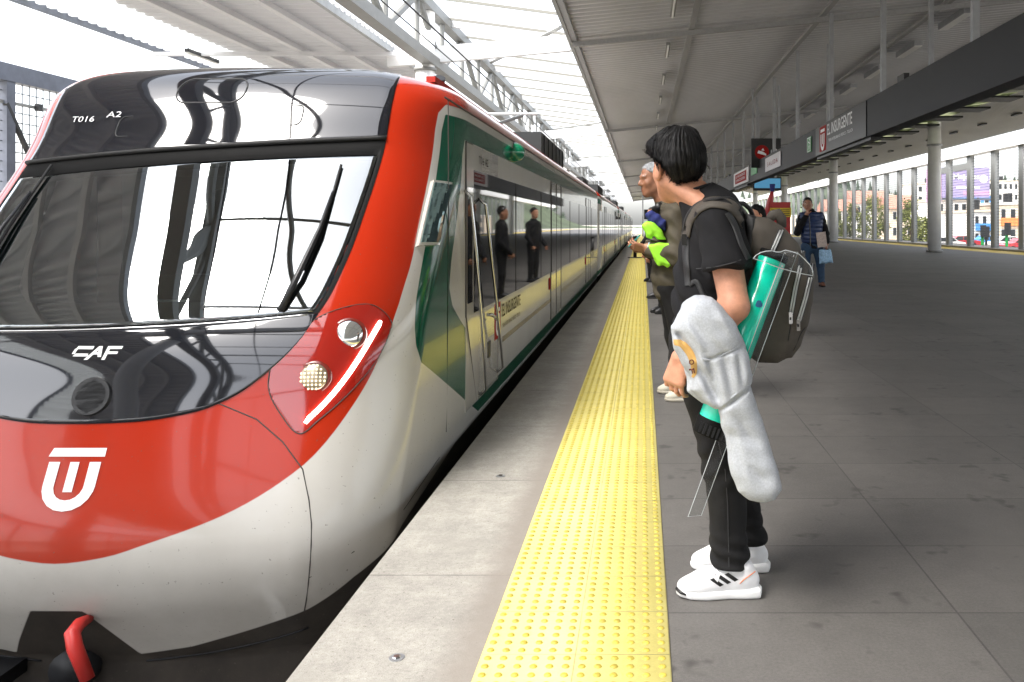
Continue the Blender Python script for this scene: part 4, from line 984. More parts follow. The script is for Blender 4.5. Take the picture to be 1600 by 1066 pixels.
    for a in range(K):
        t=a/(K-1)*math.pi/2
        for b in range(W):
            s=2*math.pi*b/W; Vv.append((p.x+.10*math.cos(t),p.y+.088*math.sin(t+.001)*math.cos(s),p.z+.088*math.sin(t+.001)*math.sin(s)))
    Ff=[(a*W+b,(a+1)*W+b,(a+1)*W+(b+1)%W,a*W+(b+1)%W) for a in range(K-1) for b in range(W)]
    mb.add(Vv,Ff).build('side_lamp',M['grnp'],T,True)
    # roof equipment
    for y0,y1,x,h in ((11.7,15.0,-1.62,.36),(21.0,23.0,-1.7,.26),(27,30.5,-1.65,.36),(37,39,-1.7,.28),(45,49,-1.65,.36),(60,64,-1.65,.36)):
        b=MB().box(x-.4,x+.22,y0,y1,2.24,2.24+h).build('roof_box',M['cupola'],T)
        [MB().box(x+.221,x+.235,yy,yy+.05,2.27,2.22+h).build('roof_box_rib',M['black'],b) for yy in np.arange(y0+.3,y1-.1,.55)]
    b=MB().box(-1.95,-1.62,7.0,7.45,2.27,2.40).build('horn_box',M['cupola'],T); MB().tube([(-1.75,7.2,2.40),(-1.70,7.1,2.55)],.05,10).build('horn',M['black'],b)
    mb=MB().tube([(-2.0,9.6,2.34),(-1.55,10.9,2.72)],.022,6).tube([(-2.5,9.6,2.34),(-2.05,10.9,2.72)],.022,6).tube([(-2.6,10.9,2.74),(-1.35,10.9,2.74)],.02,6); mb.build('pantograph',M['steel'],T)
    mb=MB().tube([(-3.0,6.6,2.42),(-2.5,6.9,2.50),(-2.1,7.4,2.50),(-1.8,8.5,2.46)],.025,8).tube([(-3.0,7.4,2.42),(-1.9,7.6,2.52),(-1.8,9,2.4)],.018,8); mb.build('roof_cable',M['black'],T,True)
    for y in (6.9,7.9,8.9): 
        mb=MB(); [mb.tube([(-2.05,y,2.33+k*.025),(-2.05,y,2.345+k*.025)],[.05,.035],10) for k in range(5)]; mb.build('insulator',M['dgrey'],T)
    MB().box(XC+1.00,XC+1.06,5.6,98,2.262,2.30).build('roof_rail',M['redp'],T)
M['cabgrey']=pm('cab_grey',(.16,.165,.17),.6); M['cabdark']=pm('cab_dark',(.035,.035,.038),.6)
M['black2']=pm('black_satin',(.006,.006,.006),.65,ior=1.2); M['chrome2']=pm('grey_line',(.25,.26,.27),.3,metal=.6); M['seam']=pm('dark_seam',(.05,.045,.04),.7)
M['redlens']=pm('headlight_cover',lin(150,30,20),.07,coat=1); M['bezel']=pm('headlight_bezel',(.16,.02,.012),.25,coat=.5); M['ledm']=pm('amber_diode',(.9,.78,.5),.2,emit=.25)
M['stext']=pm('dark_lettering',(.035,.03,.027),.9,ior=1.04); M['brownrefl']=pm('brown_reflection',(.13,.095,.06),.25,coat=.5)
train()
# ================================================================== PEOPLE
def unit(*a): a=V3(*a); return a/np.linalg.norm(a)
UP=V3(0,0,1)
def frame(f):
    f=unit(*f); l=np.cross(UP,f); l/=np.linalg.norm(l); u=np.cross(f,l); return f,l,u
def hand(w,d,n,side,s=1.0,curl=(.5,.7,.5),spread=.10,fl=(.92,1.0,.95,.78),thumb=.5):
    """five-fingered hand: w wrist, d towards the knuckles, n back of the hand, side = thumb side"""
    d=unit(*d); n=V3(*n); n=unit(*(n-d*(n@d))); sd=np.cross(d,n)*side; L=[]
    for k in range(4): L.append(('c',w+sd*(.012-.008*k)*s,w+d*.085*s+sd*(.030-.020*k)*s,.015*s,.0125*s,.014))
    for k in range(4):
        p=w+d*(.086-.003*abs(k-1))*s+sd*(.030-.020*k)*s; a=0; b=sd*spread*(1.2-k)*.8
        for q,(ln,r) in enumerate(((.040,.0092),(.026,.0082),(.021,.0072))):
            a+=curl[q]*(1+.10*(k-1)); dd=d*math.cos(a)-n*math.sin(a)+b; e=p+dd*ln*fl[k]*s; L.append(('c',p,e,r*s,(r-.0008)*s,.004)); p=e
    p=w+d*.022*s+sd*.020*s
    for q,(ln,r) in enumerate(((.040,.013),(.030,.0105),(.024,.009))):
        dd=unit(*(d*(.62+.14*q)+sd*(.75-.28*q)-n*(.15+thumb*.35*q))); e=p+dd*ln*s; L.append(('c',p,e,r*s,(r-.0015)*s,.008)); p=e
    return L
def head_prims(c,fd,s=1.0):
    f,l,u=frame(fd); A=np.array([f,l,u]); q=lambda a,b,z:c+(f*a+l*b+u*z)*s
    L=[('e',q(-.008,0,.028),(.098*s,.077*s,.090*s),A),('e',q(.028,0,-.045),(.068*s,.060*s,.078*s),A,.03),('c',q(.068,0,-.106),q(.060,0,-.100),.024*s,.026*s,.03)]
    for b in (-1,1):
        L+=[('c',q(.0,b*.056,-.060),q(.060,b*.018,-.103),.022*s,.018*s,.03),('e',q(.060,b*.040,-.028),(.026*s,.022*s,.024*s),A,.03),('c',q(.080,b*.040,.022),q(.092,b*.010,.022),.011*s,.012*s,.016),
            ('e',q(-.010,b*.086,-.024),(.023*s,.012*s,.035*s),A,.005),('c',q(.088,b*.012,-.036),q(.100,b*.010,-.036),.009*s,.009*s,.008)]
    L+=[('c',q(.092,0,.012),q(.114,0,-.030),.008*s,.0135*s,.014),('c',q(.086,-.018,-.070),q(.086,.018,-.070),.0095*s,.0095*s,.014),('c',q(.084,-.014,-.082),q(.084,.014,-.082),.0085*s,.0085*s,.012)]
    return L
def face_parts(c,fd,s,parent,brow):
    f,l,u=frame(fd); q=lambda a,b,z:c+(f*a+l*b+u*z)*s
    for b in (-1,1):
        V=[];Fc=[]
        e=MB(); 
        for a in range(7):
            for t in range(12):
                A_=a/6*math.pi; T_=t*math.pi/6; V.append(q(.072,b*.033,.001)+(f*math.sin(A_)*math.cos(T_)+l*math.sin(A_)*math.sin(T_)+u*math.cos(A_))*.0145*s)
        for a in range(6):
            for t in range(12): Fc.append((a*12+t,(a+1)*12+t,(a+1)*12+(t+1)%12,a*12+(t+1)%12))
        o=link('eye',V,Fc,M['eye'],parent,True)
        MB().tube([q(.0848,b*.033,.001),q(.0872,b*.033,.001)],[.0068*s,.005*s],12).build('iris',M['iris'],o)
        MB().tube([q(.088,b*.016,.020),q(.092,b*.032,.027),q(.080,b*.052,.022)],[.003*s,.0042*s,.0022*s],6).build('eyebrow',brow,parent,True)
    MB().tube([q(.090,-.022,-.076),q(.0975,0,-.075),q(.090,.022,-.076)],[.002*s,.0052*s,.002*s],6).build('lips',M['lips'],parent,True)
def hair_sdf(c,fd,s,r=(.106,.088,.100),lift=.032,fb=((-.20,-.075),(-.06,-.03),(-.02,-.012),(.03,.022),(.06,.066),(.10,.10),(.2,.12)),nape=-.075,extra=(),amp=.006,seed=1,clump=.0022):
    f,l,u=frame(fd); A=np.array([f,l,u]); zs,fs=zip(*fb)
    def g(P):
        d=dell(P,c+(-f*.010+u*lift)*s,np.array(r)*s,A)
        for e in extra: d=smin(d,dell(P,c+(f*e[0]+l*e[1]+u*e[2])*s,np.array(e[3])*s,A),.03*s)
        p=(P-c)/s; z=p@u; cut=(p@f)-np.interp(z,zs,fs)
        d=smax(d,cut*.9*s,.015*s); d=smax(d,(nape-z+.25*np.maximum(p@f+.02,0))*s,.02*s)
        v=P-(c+(u*.11-f*.045)*s); an=np.arctan2(v@l,v@f); rr_=np.sqrt((v@l)**2+(v@f)**2)
        cl=np.sin(an*23+3*np.sin(an*5+v@u*9)+v@u*14)+.6*np.sin(an*51+2*np.sin(an*9)+v@u*22)
        return d+wob(P,55/s,amp*s,seed)+clump*s*cl*np.clip(rr_/(.05*s),0,1)
    return g
def strands(name,g,c,fd,s,n,mat,parent,V,ln=.085,w=.0026,seed=2,droop=.5,zmin=-1):
    """tapering locks that follow the head from the crown down"""
    rr=np.random.RandomState(seed); f,l,u=frame(fd); crown=c+(u*.135-f*.045)*s; P=V[rr.randint(len(V),size=n)]+rr.normal(size=(n,3))*.003
    seg=7; pts=[];sides=[];e=1e-3
    jit=rr.normal(size=(n,3))*.11; L=ln*s*rr.uniform(.55,1.25,n)
    def grad(X): return np.stack([(g(X+np.eye(3)[i]*e)-g(X-np.eye(3)[i]*e)) for i in range(3)],1)
    for k in range(seg):
        N=grad(P); N/=np.maximum(np.linalg.norm(N,axis=1,keepdims=True),1e-9)
        d=(P-crown); d/=np.maximum(np.linalg.norm(d,axis=1,keepdims=True),1e-9); d=d-UP*droop+jit
        d-=N*(d*N).sum(1,keepdims=True); d/=np.maximum(np.linalg.norm(d,axis=1,keepdims=True),1e-9)
        lift=(.001+.0032*np.sin(k/(seg-1)*2.7)*rr.uniform(.1,.9,(n,1)))
        sd=g(P)[:,None]; Q=P-N*sd*.8+N*lift; pts.append(Q); sides.append(np.cross(d,N)); P=P+d*(L/seg)[:,None]
    pts=np.array(pts); sides=np.array(sides); W=w*s*np.array([.5,.9,1,1,.9,.65,.12])[:,None,None]
    A=pts-sides*W; B=pts+sides*W; VV=np.stack([A,B],2).transpose(1,0,2,3).reshape(-1,3)   # n,seg,2
    i,k=np.meshgrid(np.arange(n),np.arange(seg-1),indexing='ij'); a=(i*seg*2+k*2).ravel(); Q=np.stack([a,a+1,a+3,a+2],1)
    return link(name,VV,Q,mat,parent,True)
def proj(f,pts,off=.004,t0=2.3):
    o=V3(0,0,HC); pts=np.asarray(pts,float).reshape(-1,2); d=np.stack([(pts[:,0]-1004)/F,np.ones(len(pts)),-(pts[:,1]-351)/F],1); d/=np.linalg.norm(d,axis=1,keepdims=True)
    h=march(f,np.repeat(o[None],len(pts),0),d,8,t0); return h-d*off
def ribbon(name,f,pts,wpx,mat,parent,off=.006,t0=2.3,n=40,th=.004):
    """a strap laid on the surface f along a centre line"""
    pts=np.asarray(pts,float); s=np.concatenate([[0],np.cumsum(np.linalg.norm(np.diff(pts,axis=0),axis=1))]); t=np.linspace(0,s[-1],n)
    c=np.stack([pchip(s,pts[:,0])(t),pchip(s,pts[:,1])(t)],1); d=np.gradient(c,axis=0); d/=np.linalg.norm(d,axis=1,keepdims=True); nn=np.stack([-d[:,1],d[:,0]],1)
    w=np.interp(t/s[-1],np.linspace(0,1,len(wpx)),wpx)[:,None]/2
    rows=[proj(f,c+nn*w*k,off if abs(k)<.9 else off-th,t0) for k in (-1,-.85,0,.85,1)]
    A=np.stack(rows,1); V=A.reshape(-1,3); m=5; Fc=[(i*m+k,(i+1)*m+k,(i+1)*m+k+1,i*m+k+1) for i in range(n-1) for k in range(m-1)]
    return link(name,V,Fc,mat,parent,True)
def shoe(parent,xh,yc,s,mats,d=(-1,0),detail=True,hv=.006,name='shoe'):
    """low trainer; heel at (xh,yc), pointing along d"""
    dx=unit(d[0],d[1],0); sx=np.cross(UP,dx); o=V3(xh,yc,0)
    loc=lambda P:np.stack([(P-o)@dx,(P-o)@sx,P[:,2]],1)/s
    fp=[(-.004,0),(.004,-.030),(.05,-.036),(.11,-.036),(.19,-.047),(.25,-.042),(.288,-.022),(.302,0),(.288,.022),(.25,.042),(.19,.047),(.11,.036),(.05,.036),(.004,.030)]
    def fsole(P):
        p=loc(P); zz=p[:,2]-.10*np.maximum(p[:,0]-.22,0)**1.35*1.6; d2=dpoly(p[:,:2],fp)+.05*np.abs(zz-.03)-.004*np.sin(np.clip((.1-p[:,0])*20,0,3))
        hz=np.abs(zz-.0165-.003*np.clip(.12-p[:,0],0,1)*8)-(.0165+.003*np.clip(.12-p[:,0],0,1)*8); r=.012
        a=d2+r; b=hz+r; return (np.minimum(np.maximum(a,b),0)+np.hypot(np.maximum(a,0),np.maximum(b,0))-r)*s
    U=[('e',V3(.232,0,.040),(.064,.040,.034)),('e',V3(.165,0,.052),(.085,.039,.046),None,.03),('e',V3(.060,0,.058),(.058,.034,.052),None,.03),('c',V3(.066,0,.075),V3(.060,0,.102),.036,.034,.02),('c',V3(.20,0,.062),V3(.11,0,.092),.026,.030,.03)]
    def fup(P):
        p=loc(P); return smax(prims(U,p,0,.03),.026-p[:,2]+.0*p[:,0],.004)*s
    lo=o+np.minimum.reduce([dx*-.03,dx*.33])-.08; hi=o+np.maximum.reduce([dx*-.03,dx*.33])+.08; lo[2]=-.01; hi[2]=.15
    b=sdf_obj(name,fup,lo,hi,hv,mats[0],parent); sdf_obj('sole',fsole,lo,hi,hv,mats[1],b)
    return b,fup,fsole
# ------------------------------------------------------------------ the young man in the foreground
def young_man():
    E=empty('person',(.30,3.12,0),'young man in black t-shirt and black jeans with a backpack beside the tactile strip','person')
    hc=V3(.128,3.17,1.540); fd=(-.45,.89,-.04); f,l,u=frame(fd)
    shL=V3(.272,2.975,1.318); elL=V3(.312,2.872,1.042); wrL=V3(.128,2.925,.862); shR=V3(.257,3.32,1.318); elR=V3(.262,3.40,1.05); wrR=V3(.17,3.34,.86)
    torso=[('e',V3(.262,3.15,1.235),(.116,.176,.19)),('e',V3(.234,3.15,1.0),(.122,.158,.24),None,.08),('c',V3(.272,3.0,1.338),V3(.257,3.30,1.338),.070,.070,.06),('c',V3(.262,3.15,1.365),V3(.205,3.16,1.430),.085,.066,.06)]
    legsN=[('c',V3(.215,3.065,.83),V3(.297,3.035,.45),.090,.066),('c',V3(.297,3.035,.45),V3(.314,3.02,.06),.066,.047)]
    legsF=[('c',V3(.215,3.235,.83),V3(.335,3.255,.45),.090,.066),('c',V3(.335,3.255,.45),V3(.425,3.255,.06),.066,.047)]
    pel=[('e',V3(.214,3.15,.86),(.112,.160,.14))]
    H=head_prims(hc,fd,1.02)
    neck=[('c',V3(.198,3.165,1.41),hc+V3(.022,0,-.07),.061,.056,.03),('c',V3(.21,3.08,1.40),hc+l*.045-f*.01+V3(0,0,-.06),.03,.022,.03)]
    arms=[('c',shL,elL,.060,.050),('c',elL,wrL,.047,.027,.02),('e',elL+(wrL-elL)*.28+V3(.0,-.004,.0),(.052,.046,.048),None,.04),('c',shR,elR,.06,.05),('c',elR,wrR,.047,.027,.02)]
    hnd=hand(wrL,(-.22,.03,-.97),(-.55,-.83,.05),-1,.98,(.35,.75,.55))+hand(wrR,(-.1,.0,-1),(0,1,0),1,.98)
    def fb(P):
        d=prims(torso,P,-.014,.05); d=smin(d,prims(pel,P,-.01,.05),.06)
        for L in (legsN,legsF): d=smin(d,prims(L,P,-.012,.04),.03)
        d=smin(d,prims(arms,P,0,.02),.02); d=np.minimum(d,prims(hnd,P,0,.006)); d=smin(d,prims(hnd[:4],P,0,.01),.012)
        return smin(d,smin(prims(H,P,0,.012),prims(neck,P,0,.03),.025),.03)
    sdf_obj('body',fb,(-.02,2.80,.04),(.52,3.50,1.70),.0052,M['skin'],E)
    face_parts(hc,fd,1.02,E,M['hair'])
    # t-shirt
    def sleeve(P,a,b,n):
        return smax(prims([('c',a,b,.074,.088)],P),(P-b)@unit(*n),.004)
    def fs(P):
        d=prims(torso,P,.004,.05); sl=sleeve(P,shL+V3(0,.0,.004),V3(.290,2.905,1.165),(.10,-.25,-.96)); d=smin(d,sl,.035)
        d=smin(d,sleeve(P,shR,V3(.262,3.39,1.165),(.05,.25,-.96)),.035)
        d=smax(d,.80-P[:,2],.01); nk=V3(.196,3.162,1.452); d=smax(d,(P-nk)@unit(-.30,.0,.95),.006)
        k=P[:,2]; fold=.006*np.sin(k*62+P[:,0]*38+2.0*np.sin(P[:,1]*19+P[:,0]*9))*np.clip((1.32-k)/.25,.15,1)
        return d+fold*1.25+wob(P,24,.009,4)
    sdf_obj('t_shirt',fs,(.05,2.76,.78),(.46,3.52,1.50),.0065,M['tee'],E)
    rim=[]
    for t in np.linspace(0,2*math.pi,40):
        rim.append(V3(.196,3.162,1.452)+(unit(.95,0,.30)*math.cos(t)*1.0+V3(0,1,0)*math.sin(t))*.068)
    MB().tube(rim,.0055,8,False).build('collar',M['tee'],E,True)
    # chest pocket outline and sleeve hem
    for P_ in ([(1088,420),(1105,419),(1125,416),(1145,411),(1158,406)],):
        q=proj(fs,P_,.002); MB().tube(list(q),.0022,5).build('sleeve_hem',M['tee2'],E)
    q=proj(fs,[(1052,381),(1060,380),(1068,380)],.002); MB().tube(list(q),.002,5).build('pocket_hem',M['tee2'],E)
    # jeans
    def fj(P):
        d=prims(pel,P,.010,.05); z=P[:,2]
        for L in (legsN,legsF): d=smin(d,prims(L,P,.011,.03),.03)
        d=smax(d,z-.95,.01)
        st=.0065*np.sin(z*118+P[:,0]*30+1.8*np.sin(P[:,1]*30))*np.clip((.26-z)/.12,0,1)+.005*np.sin(z*70-P[:,0]*60)*np.exp(-((z-.47)/.09)**2)+.004*np.sin(z*55+P[:,0]*50)*np.exp(-((z-.8)/.1)**2)
        d=d-.006*np.exp(-((z-.115)/.035)**2)+st
        return smax(d,.104-z,.006)+wob(P,24,.004,9)
    sdf_obj('jeans',fj,(.06,2.92,.05),(.52,3.40,.97),.0062,M['jean'],E)
    q=proj(fj,[(1122,690),(1133,735),(1137,790),(1138,840),(1139,886)],.0015); MB().tube(list(q),.0014,5).build('side_seam',M['jean2'],E)
    # trainers
    S,fu,fso=shoe(E,.418,3.015,1.0,(M['shoe'],M['sole']),(-1,-.03),True,.0042,'trainer')
    def dec(poly,mat,nm,par,n=10):
        V=[];a,b,c,d=[V3(*p,0)[:2] for p in poly]; G=[]
        for i in range(n+1):
            for j in range(3): t=i/n; s=j/2; G.append((a*(1-t)+b*t)*(1-s)+(d*(1-t)+c*t)*s)
        P=proj(fu,G,.0018); Fc=[(i*3+j,(i+1)*3+j,(i+1)*3+j+1,i*3+j+1) for i in range(n) for j in range(2)]; return link(nm,P,Fc,mat,par)
    for k in range(3):
        ox=11.5*k; oy=-4.0*k
        dec([(1109+ox,906+oy),(1125+ox,917+oy),(1131+ox,914+oy),(1115+ox,903+oy)],M['black'],'stripe',S)
    q=proj(fu,[(1156,912),(1162,906),(1172,899),(1180,893)],.002); MB().tube(list(q),.0018,5).build('orange_trim',M['orange'],S)
    q=proj(fu,[(1112,886),(1118,893),(1115,902),(1121,909),(1124,899),(1120,890)],.003); MB().tube(list(q),.0024,6).build('lace',M['sole'],S)
    tp=proj(lambda P:np.minimum(fso(P),fu(P)),[(1057,913),(1058,920),(1064,926),(1072,930)],.001); MB().tube(list(tp),[.005,.007,.006,.003],6).build('toe_bumper',M['black'],S,True)
    S2,_,_=shoe(E,.482,3.235,1.0,(M['shoe'],M['sole']),(-1,.04),True,.005,'trainer')
    # hair
    g=hair_sdf(hc,fd,1.02,extra=((.055,.034,.075,(.055,.055,.045)),(.065,-.02,.080,(.05,.06,.045)),(-.055,0,.01,(.065,.078,.075))),r=(.112,.092,.108),lift=.040,
               fb=((-.20,-.08),(-.07,-.055),(-.04,-.056),(-.005,-.050),(.012,-.030),(.03,.035),(.05,.085),(.08,.115),(.2,.12)),nape=-.066,amp=.005,clump=.0012)
    V,Q=surfnet(g,hc-.19,hc+.22,.005); h=link('hair',V,Q,M['hair'],E,True)
    strands('hair_lock',g,hc,fd,1.02,2600,M['hair'],h,V,.085,.0015,seed=5)
    strands('hair_lock',g,hc,fd,1.02,500,M['hair_hi'],h,V,.085,.0013,seed=6)
    strands('hair_lock',g,hc,fd,1.02,300,M['hair'],h,V,.12,.0016,seed=8,droop=.9)
    return E,fs,fj,fb
M['hair_hi']=pm('hair_lighter',(.013,.011,.010),.5,ior=1.4); M['tee2']=pm('black_stitch',(.028,.028,.03),.8); M['jean2']=pm('denim_stitch',(.04,.04,.042),.8)
YM,f_shirt,f_jean,f_body=young_man()
# ------------------------------------------------------------------ what he carries
def ext(P,poly,yc,hy,r):
    # extruded outline with rounded edges
    d2=dpoly(P[:,[0,2]],poly); a=d2+r; b=np.abs(P[:,1]-yc)-hy+r
    return np.minimum(np.maximum(a,b),0)+np.hypot(np.maximum(a,0),np.maximum(b,0))-r
def pxpoly(L,Y): return [((px-1004)/F*Y,HC-(py-351)/F*Y) for px,py in L]
def backpack():
    Y=3.04
    main=pxpoly([(1176,338),(1200,343),(1226,358),(1249,380),(1262,402),(1270,432),(1269,462),(1261,500),(1250,535),(1236,556),(1215,566),(1185,566),(1164,552),(1154,500),(1156,430),(1165,360)],Y)
    pock=pxpoly([(1232,392),(1250,398),(1266,412),(1275,436),(1274,470),(1266,510),(1254,542),(1238,560),(1222,556),(1226,480)],Y)
    back=pxpoly([(1168,334),(1184,338),(1190,400),(1182,470),(1180,558),(1166,556),(1146,500),(1150,400)],Y)
    E=empty('backpack',(.50,3.15,.82),'dark taupe backpack with zipped pockets on the young man\'s back','backpack')
    fm=lambda P:smin(ext(P,main,3.15,.150,.055),ext(P,pock,3.15,.128,.035),.012)+wob(P,14,.006,3)+wob(P,40,.002,5)
    fk=lambda P:ext(P,back,3.15,.146,.04)+wob(P,30,.004,6)
    lo,hi=(.30,2.93,.78),(.68,3.36,1.42)
    sdf_obj('main_bag',fm,lo,hi,.0062,M['pack'],E); sdf_obj('back_panel',fk,lo,hi,.0065,M['packd'],E)
    fa=lambda P:np.minimum(fm(P),fk(P))
    for L,w in (([(1221,360),(1216,372),(1210,386),(1203,402)],11),([(1254,392),(1250,420),(1243,450),(1238,478),(1236,490)],10),([(1268,412),(1266,435),(1259,465),(1251,492),(1248,502)],10)):
        ribbon('zip_tape',fm,L,[w,w],M['packd'],E,.003,2.6)
        for o in (-1.9,1.9):
            q=proj(fm,[(a+o,b) for a,b in L],.006,2.6); MB().tube(list(q),.0034,6).build('zip',M['zipm'],E,True)
    for a,b in ((1235.5,497),(1247.5,508)):
        q=proj(fm,[(a,b-9),(a,b+9)],.010,2.6); c=(q[0]+q[1])/2
        z=MB().bar(q[0],q[1],.013,.004,(0,1,0)).build('zip_pull',M['chrome'],E); q2=proj(fm,[(a-.3,b-1),(a-.3,b+3)],.0135,2.6); MB().bar(q2[0],q2[1],.006,.002,(0,1,0)).build('pull_slot',M['packd'],z)
    for L in ([(1196,566),(1203,520),(1214,470),(1226,420)],[(1225,562),(1232,530),(1236,505)],[(1240,548),(1252,520),(1258,512)]):
        q=proj(fm,L,.0015,2.6); MB().tube(list(q),.0022,5).build('piping',M['packd'],E,True)
    MB().tube([pix(1200,346,3.14),pix(1208,336,3.14),pix(1214,334,3.14),pix(1221,342,3.14),pix(1222,356,3.14)],[.016,.020,.022,.02,.016],10).build('grab_handle',M['pack'],E,True)
    MB().tube([pix(1152,318,3.1),pix(1162,318,3.12),pix(1172,327,3.14),pix(1178,342,3.15)],.009,8).build('haul_loop',M['packd'],E,True)
    # shoulder strap over the near shoulder, adjuster and webbing
    st=[(1168,352),(1153,330),(1135,318),(1115,316),(1096,322),(1083,334),(1075,350),(1071,370)]
    ribbon('shoulder_strap',f_shirt,st,[20,20,18,15,14],M['pack'],E,.012,2.4,44,.012)
    ribbon('strap_edging',f_shirt,[(a-5,b-5) if i>2 else (a+3,b-9) for i,(a,b) in enumerate(st)],[4,4,4,3],M['packd'],E,.014,2.4,44,.010)
    ribbon('webbing',f_shirt,[(1071,368),(1071,395),(1073,420),(1075,446)],[11,10,10],M['packd'],E,.007,2.4,16)
    q=proj(f_shirt,[(1071.5,366),(1071.5,383)],.012,2.4); b=MB().bar(q[0],q[1],.030,.010,(0,1,0)).build('adjuster',M['black'],E)
    q2=proj(f_shirt,[(1068.5,372),(1074.5,372)],.017,2.4); MB().bar(q2[0],q2[1],.006,.004,(0,1,0)).build('adjuster_bar',M['dgrey'],b)
    ribbon('lower_strap',f_shirt,[(1076,446),(1086,440),(1096,455),(1106,478)],[8,8,8],M['packd'],E,.006,2.4,16)
    ribbon('load_strap',f_shirt,[(1137,332),(1148,352),(1160,385),(1170,405)],[10,9,9],M['packd'],E,.010,2.4,20)
backpack()
def tube_case():
    a=pix(1209,400,2.945); b=pix(1107,674,2.905); d=(b-a)/np.linalg.norm(b-a)
    E=empty('drawing_tube',tuple((a+b)/2),'turquoise plastic drawing tube under the young man\'s arm','tube')
    MB().tube([a+d*.012,a+d*.016,b-d*.02,b-d*.01],[.046,.0495,.0495,.048],36).build('barrel',M['teal'],E,True)
    c=MB().tube([b-d*.045,b-d*.04,b+d*.012,b+d*.014],[.0515,.0535,.0535,.050],36).build('end_cap',M['black2'],E,True)
    mb=MB(); u=np.cross(d,V3(0,1,0)); u/=np.linalg.norm(u)
    for k in range(5):
        t=-1.2+.5*k; p=b-d*.012+(-V3(0,1,0)*math.cos(t*.6)+u*math.sin(t*.6))*.0535; mb.bar(p-d*.018,p+d*.018,.008,.004,(0,1,0))
    mb.build('cap_rib',M['dgrey'],c)
    MB().tube([a+d*.014,a-d*.012],[.051,.051],36).build('lid',M['black2'],E,True)
    fb=lambda P:dcap(P,a,b,.0495,.0495)
    G=[]
    blob=[(1186+5.2*math.cos(t)*(1+.2*math.sin(3*t)),475+6.5*math.sin(t)*(1+.15*math.cos(2*t))) for t in np.linspace(0,6.2832,22)[:-1]]
    P=proj(fb,[(1186,475)]+blob,.0016,2.5); link('ink_stain',P,[(0,i+1,(i+1)%21+1) for i in range(21)],M['blue'],E)
tube_case()
def tsquare():
    Y=2.866
    E=empty('t_square',tuple(pix(1160,600,Y)),'clear acrylic T-square with a curved head held against the tube','ruler')
    def plate(name,L,y0,th,par):
        P=pxpoly(L,Y); n=len(P); V=[(x,y0,z) for x,z in P]+[(x,y0+th,z) for x,z in P]
        me_f=[tuple(range(n)),tuple(range(2*n-1,n-1,-1))]; rim=[(k,n+k,n+(k+1)%n,(k+1)%n) for k in range(n)]
        o=link(name,V,me_f+rim,[M['acry'],M['acry']],par)
        w=MB(); loop=[V3(x,y0+th/2,z) for x,z in P]; w.tube(loop+[loop[0]],th*.36,5,False); w.build('bright_edge',M['acrye'],o)
        return o
    b=plate('blade',[(1226,394),(1247,394),(1096,806),(1075,808)],Y,.003,E)
    head=[(1177,404),(1181,399),(1188,395),(1197,392.5),(1206,392),(1213,394),(1219,394),(1227,391),(1236,393),(1248,397),(1257,405),(1266,415),(1270,424),(1270,431),(1254,428),(1238,424),(1222,420),(1205,414),(1190,408)]
    h=plate('curved_head',head,Y-.0045,.004,E)
    for px,py in ((1227,396),(1240,400),(1222,416),(1235,420)): c=pix(px,py,Y-.006); MB().tube([c,c+V3(0,.003,0)],.0022,8).build('screw',M['chrome'],h)
tsquare()
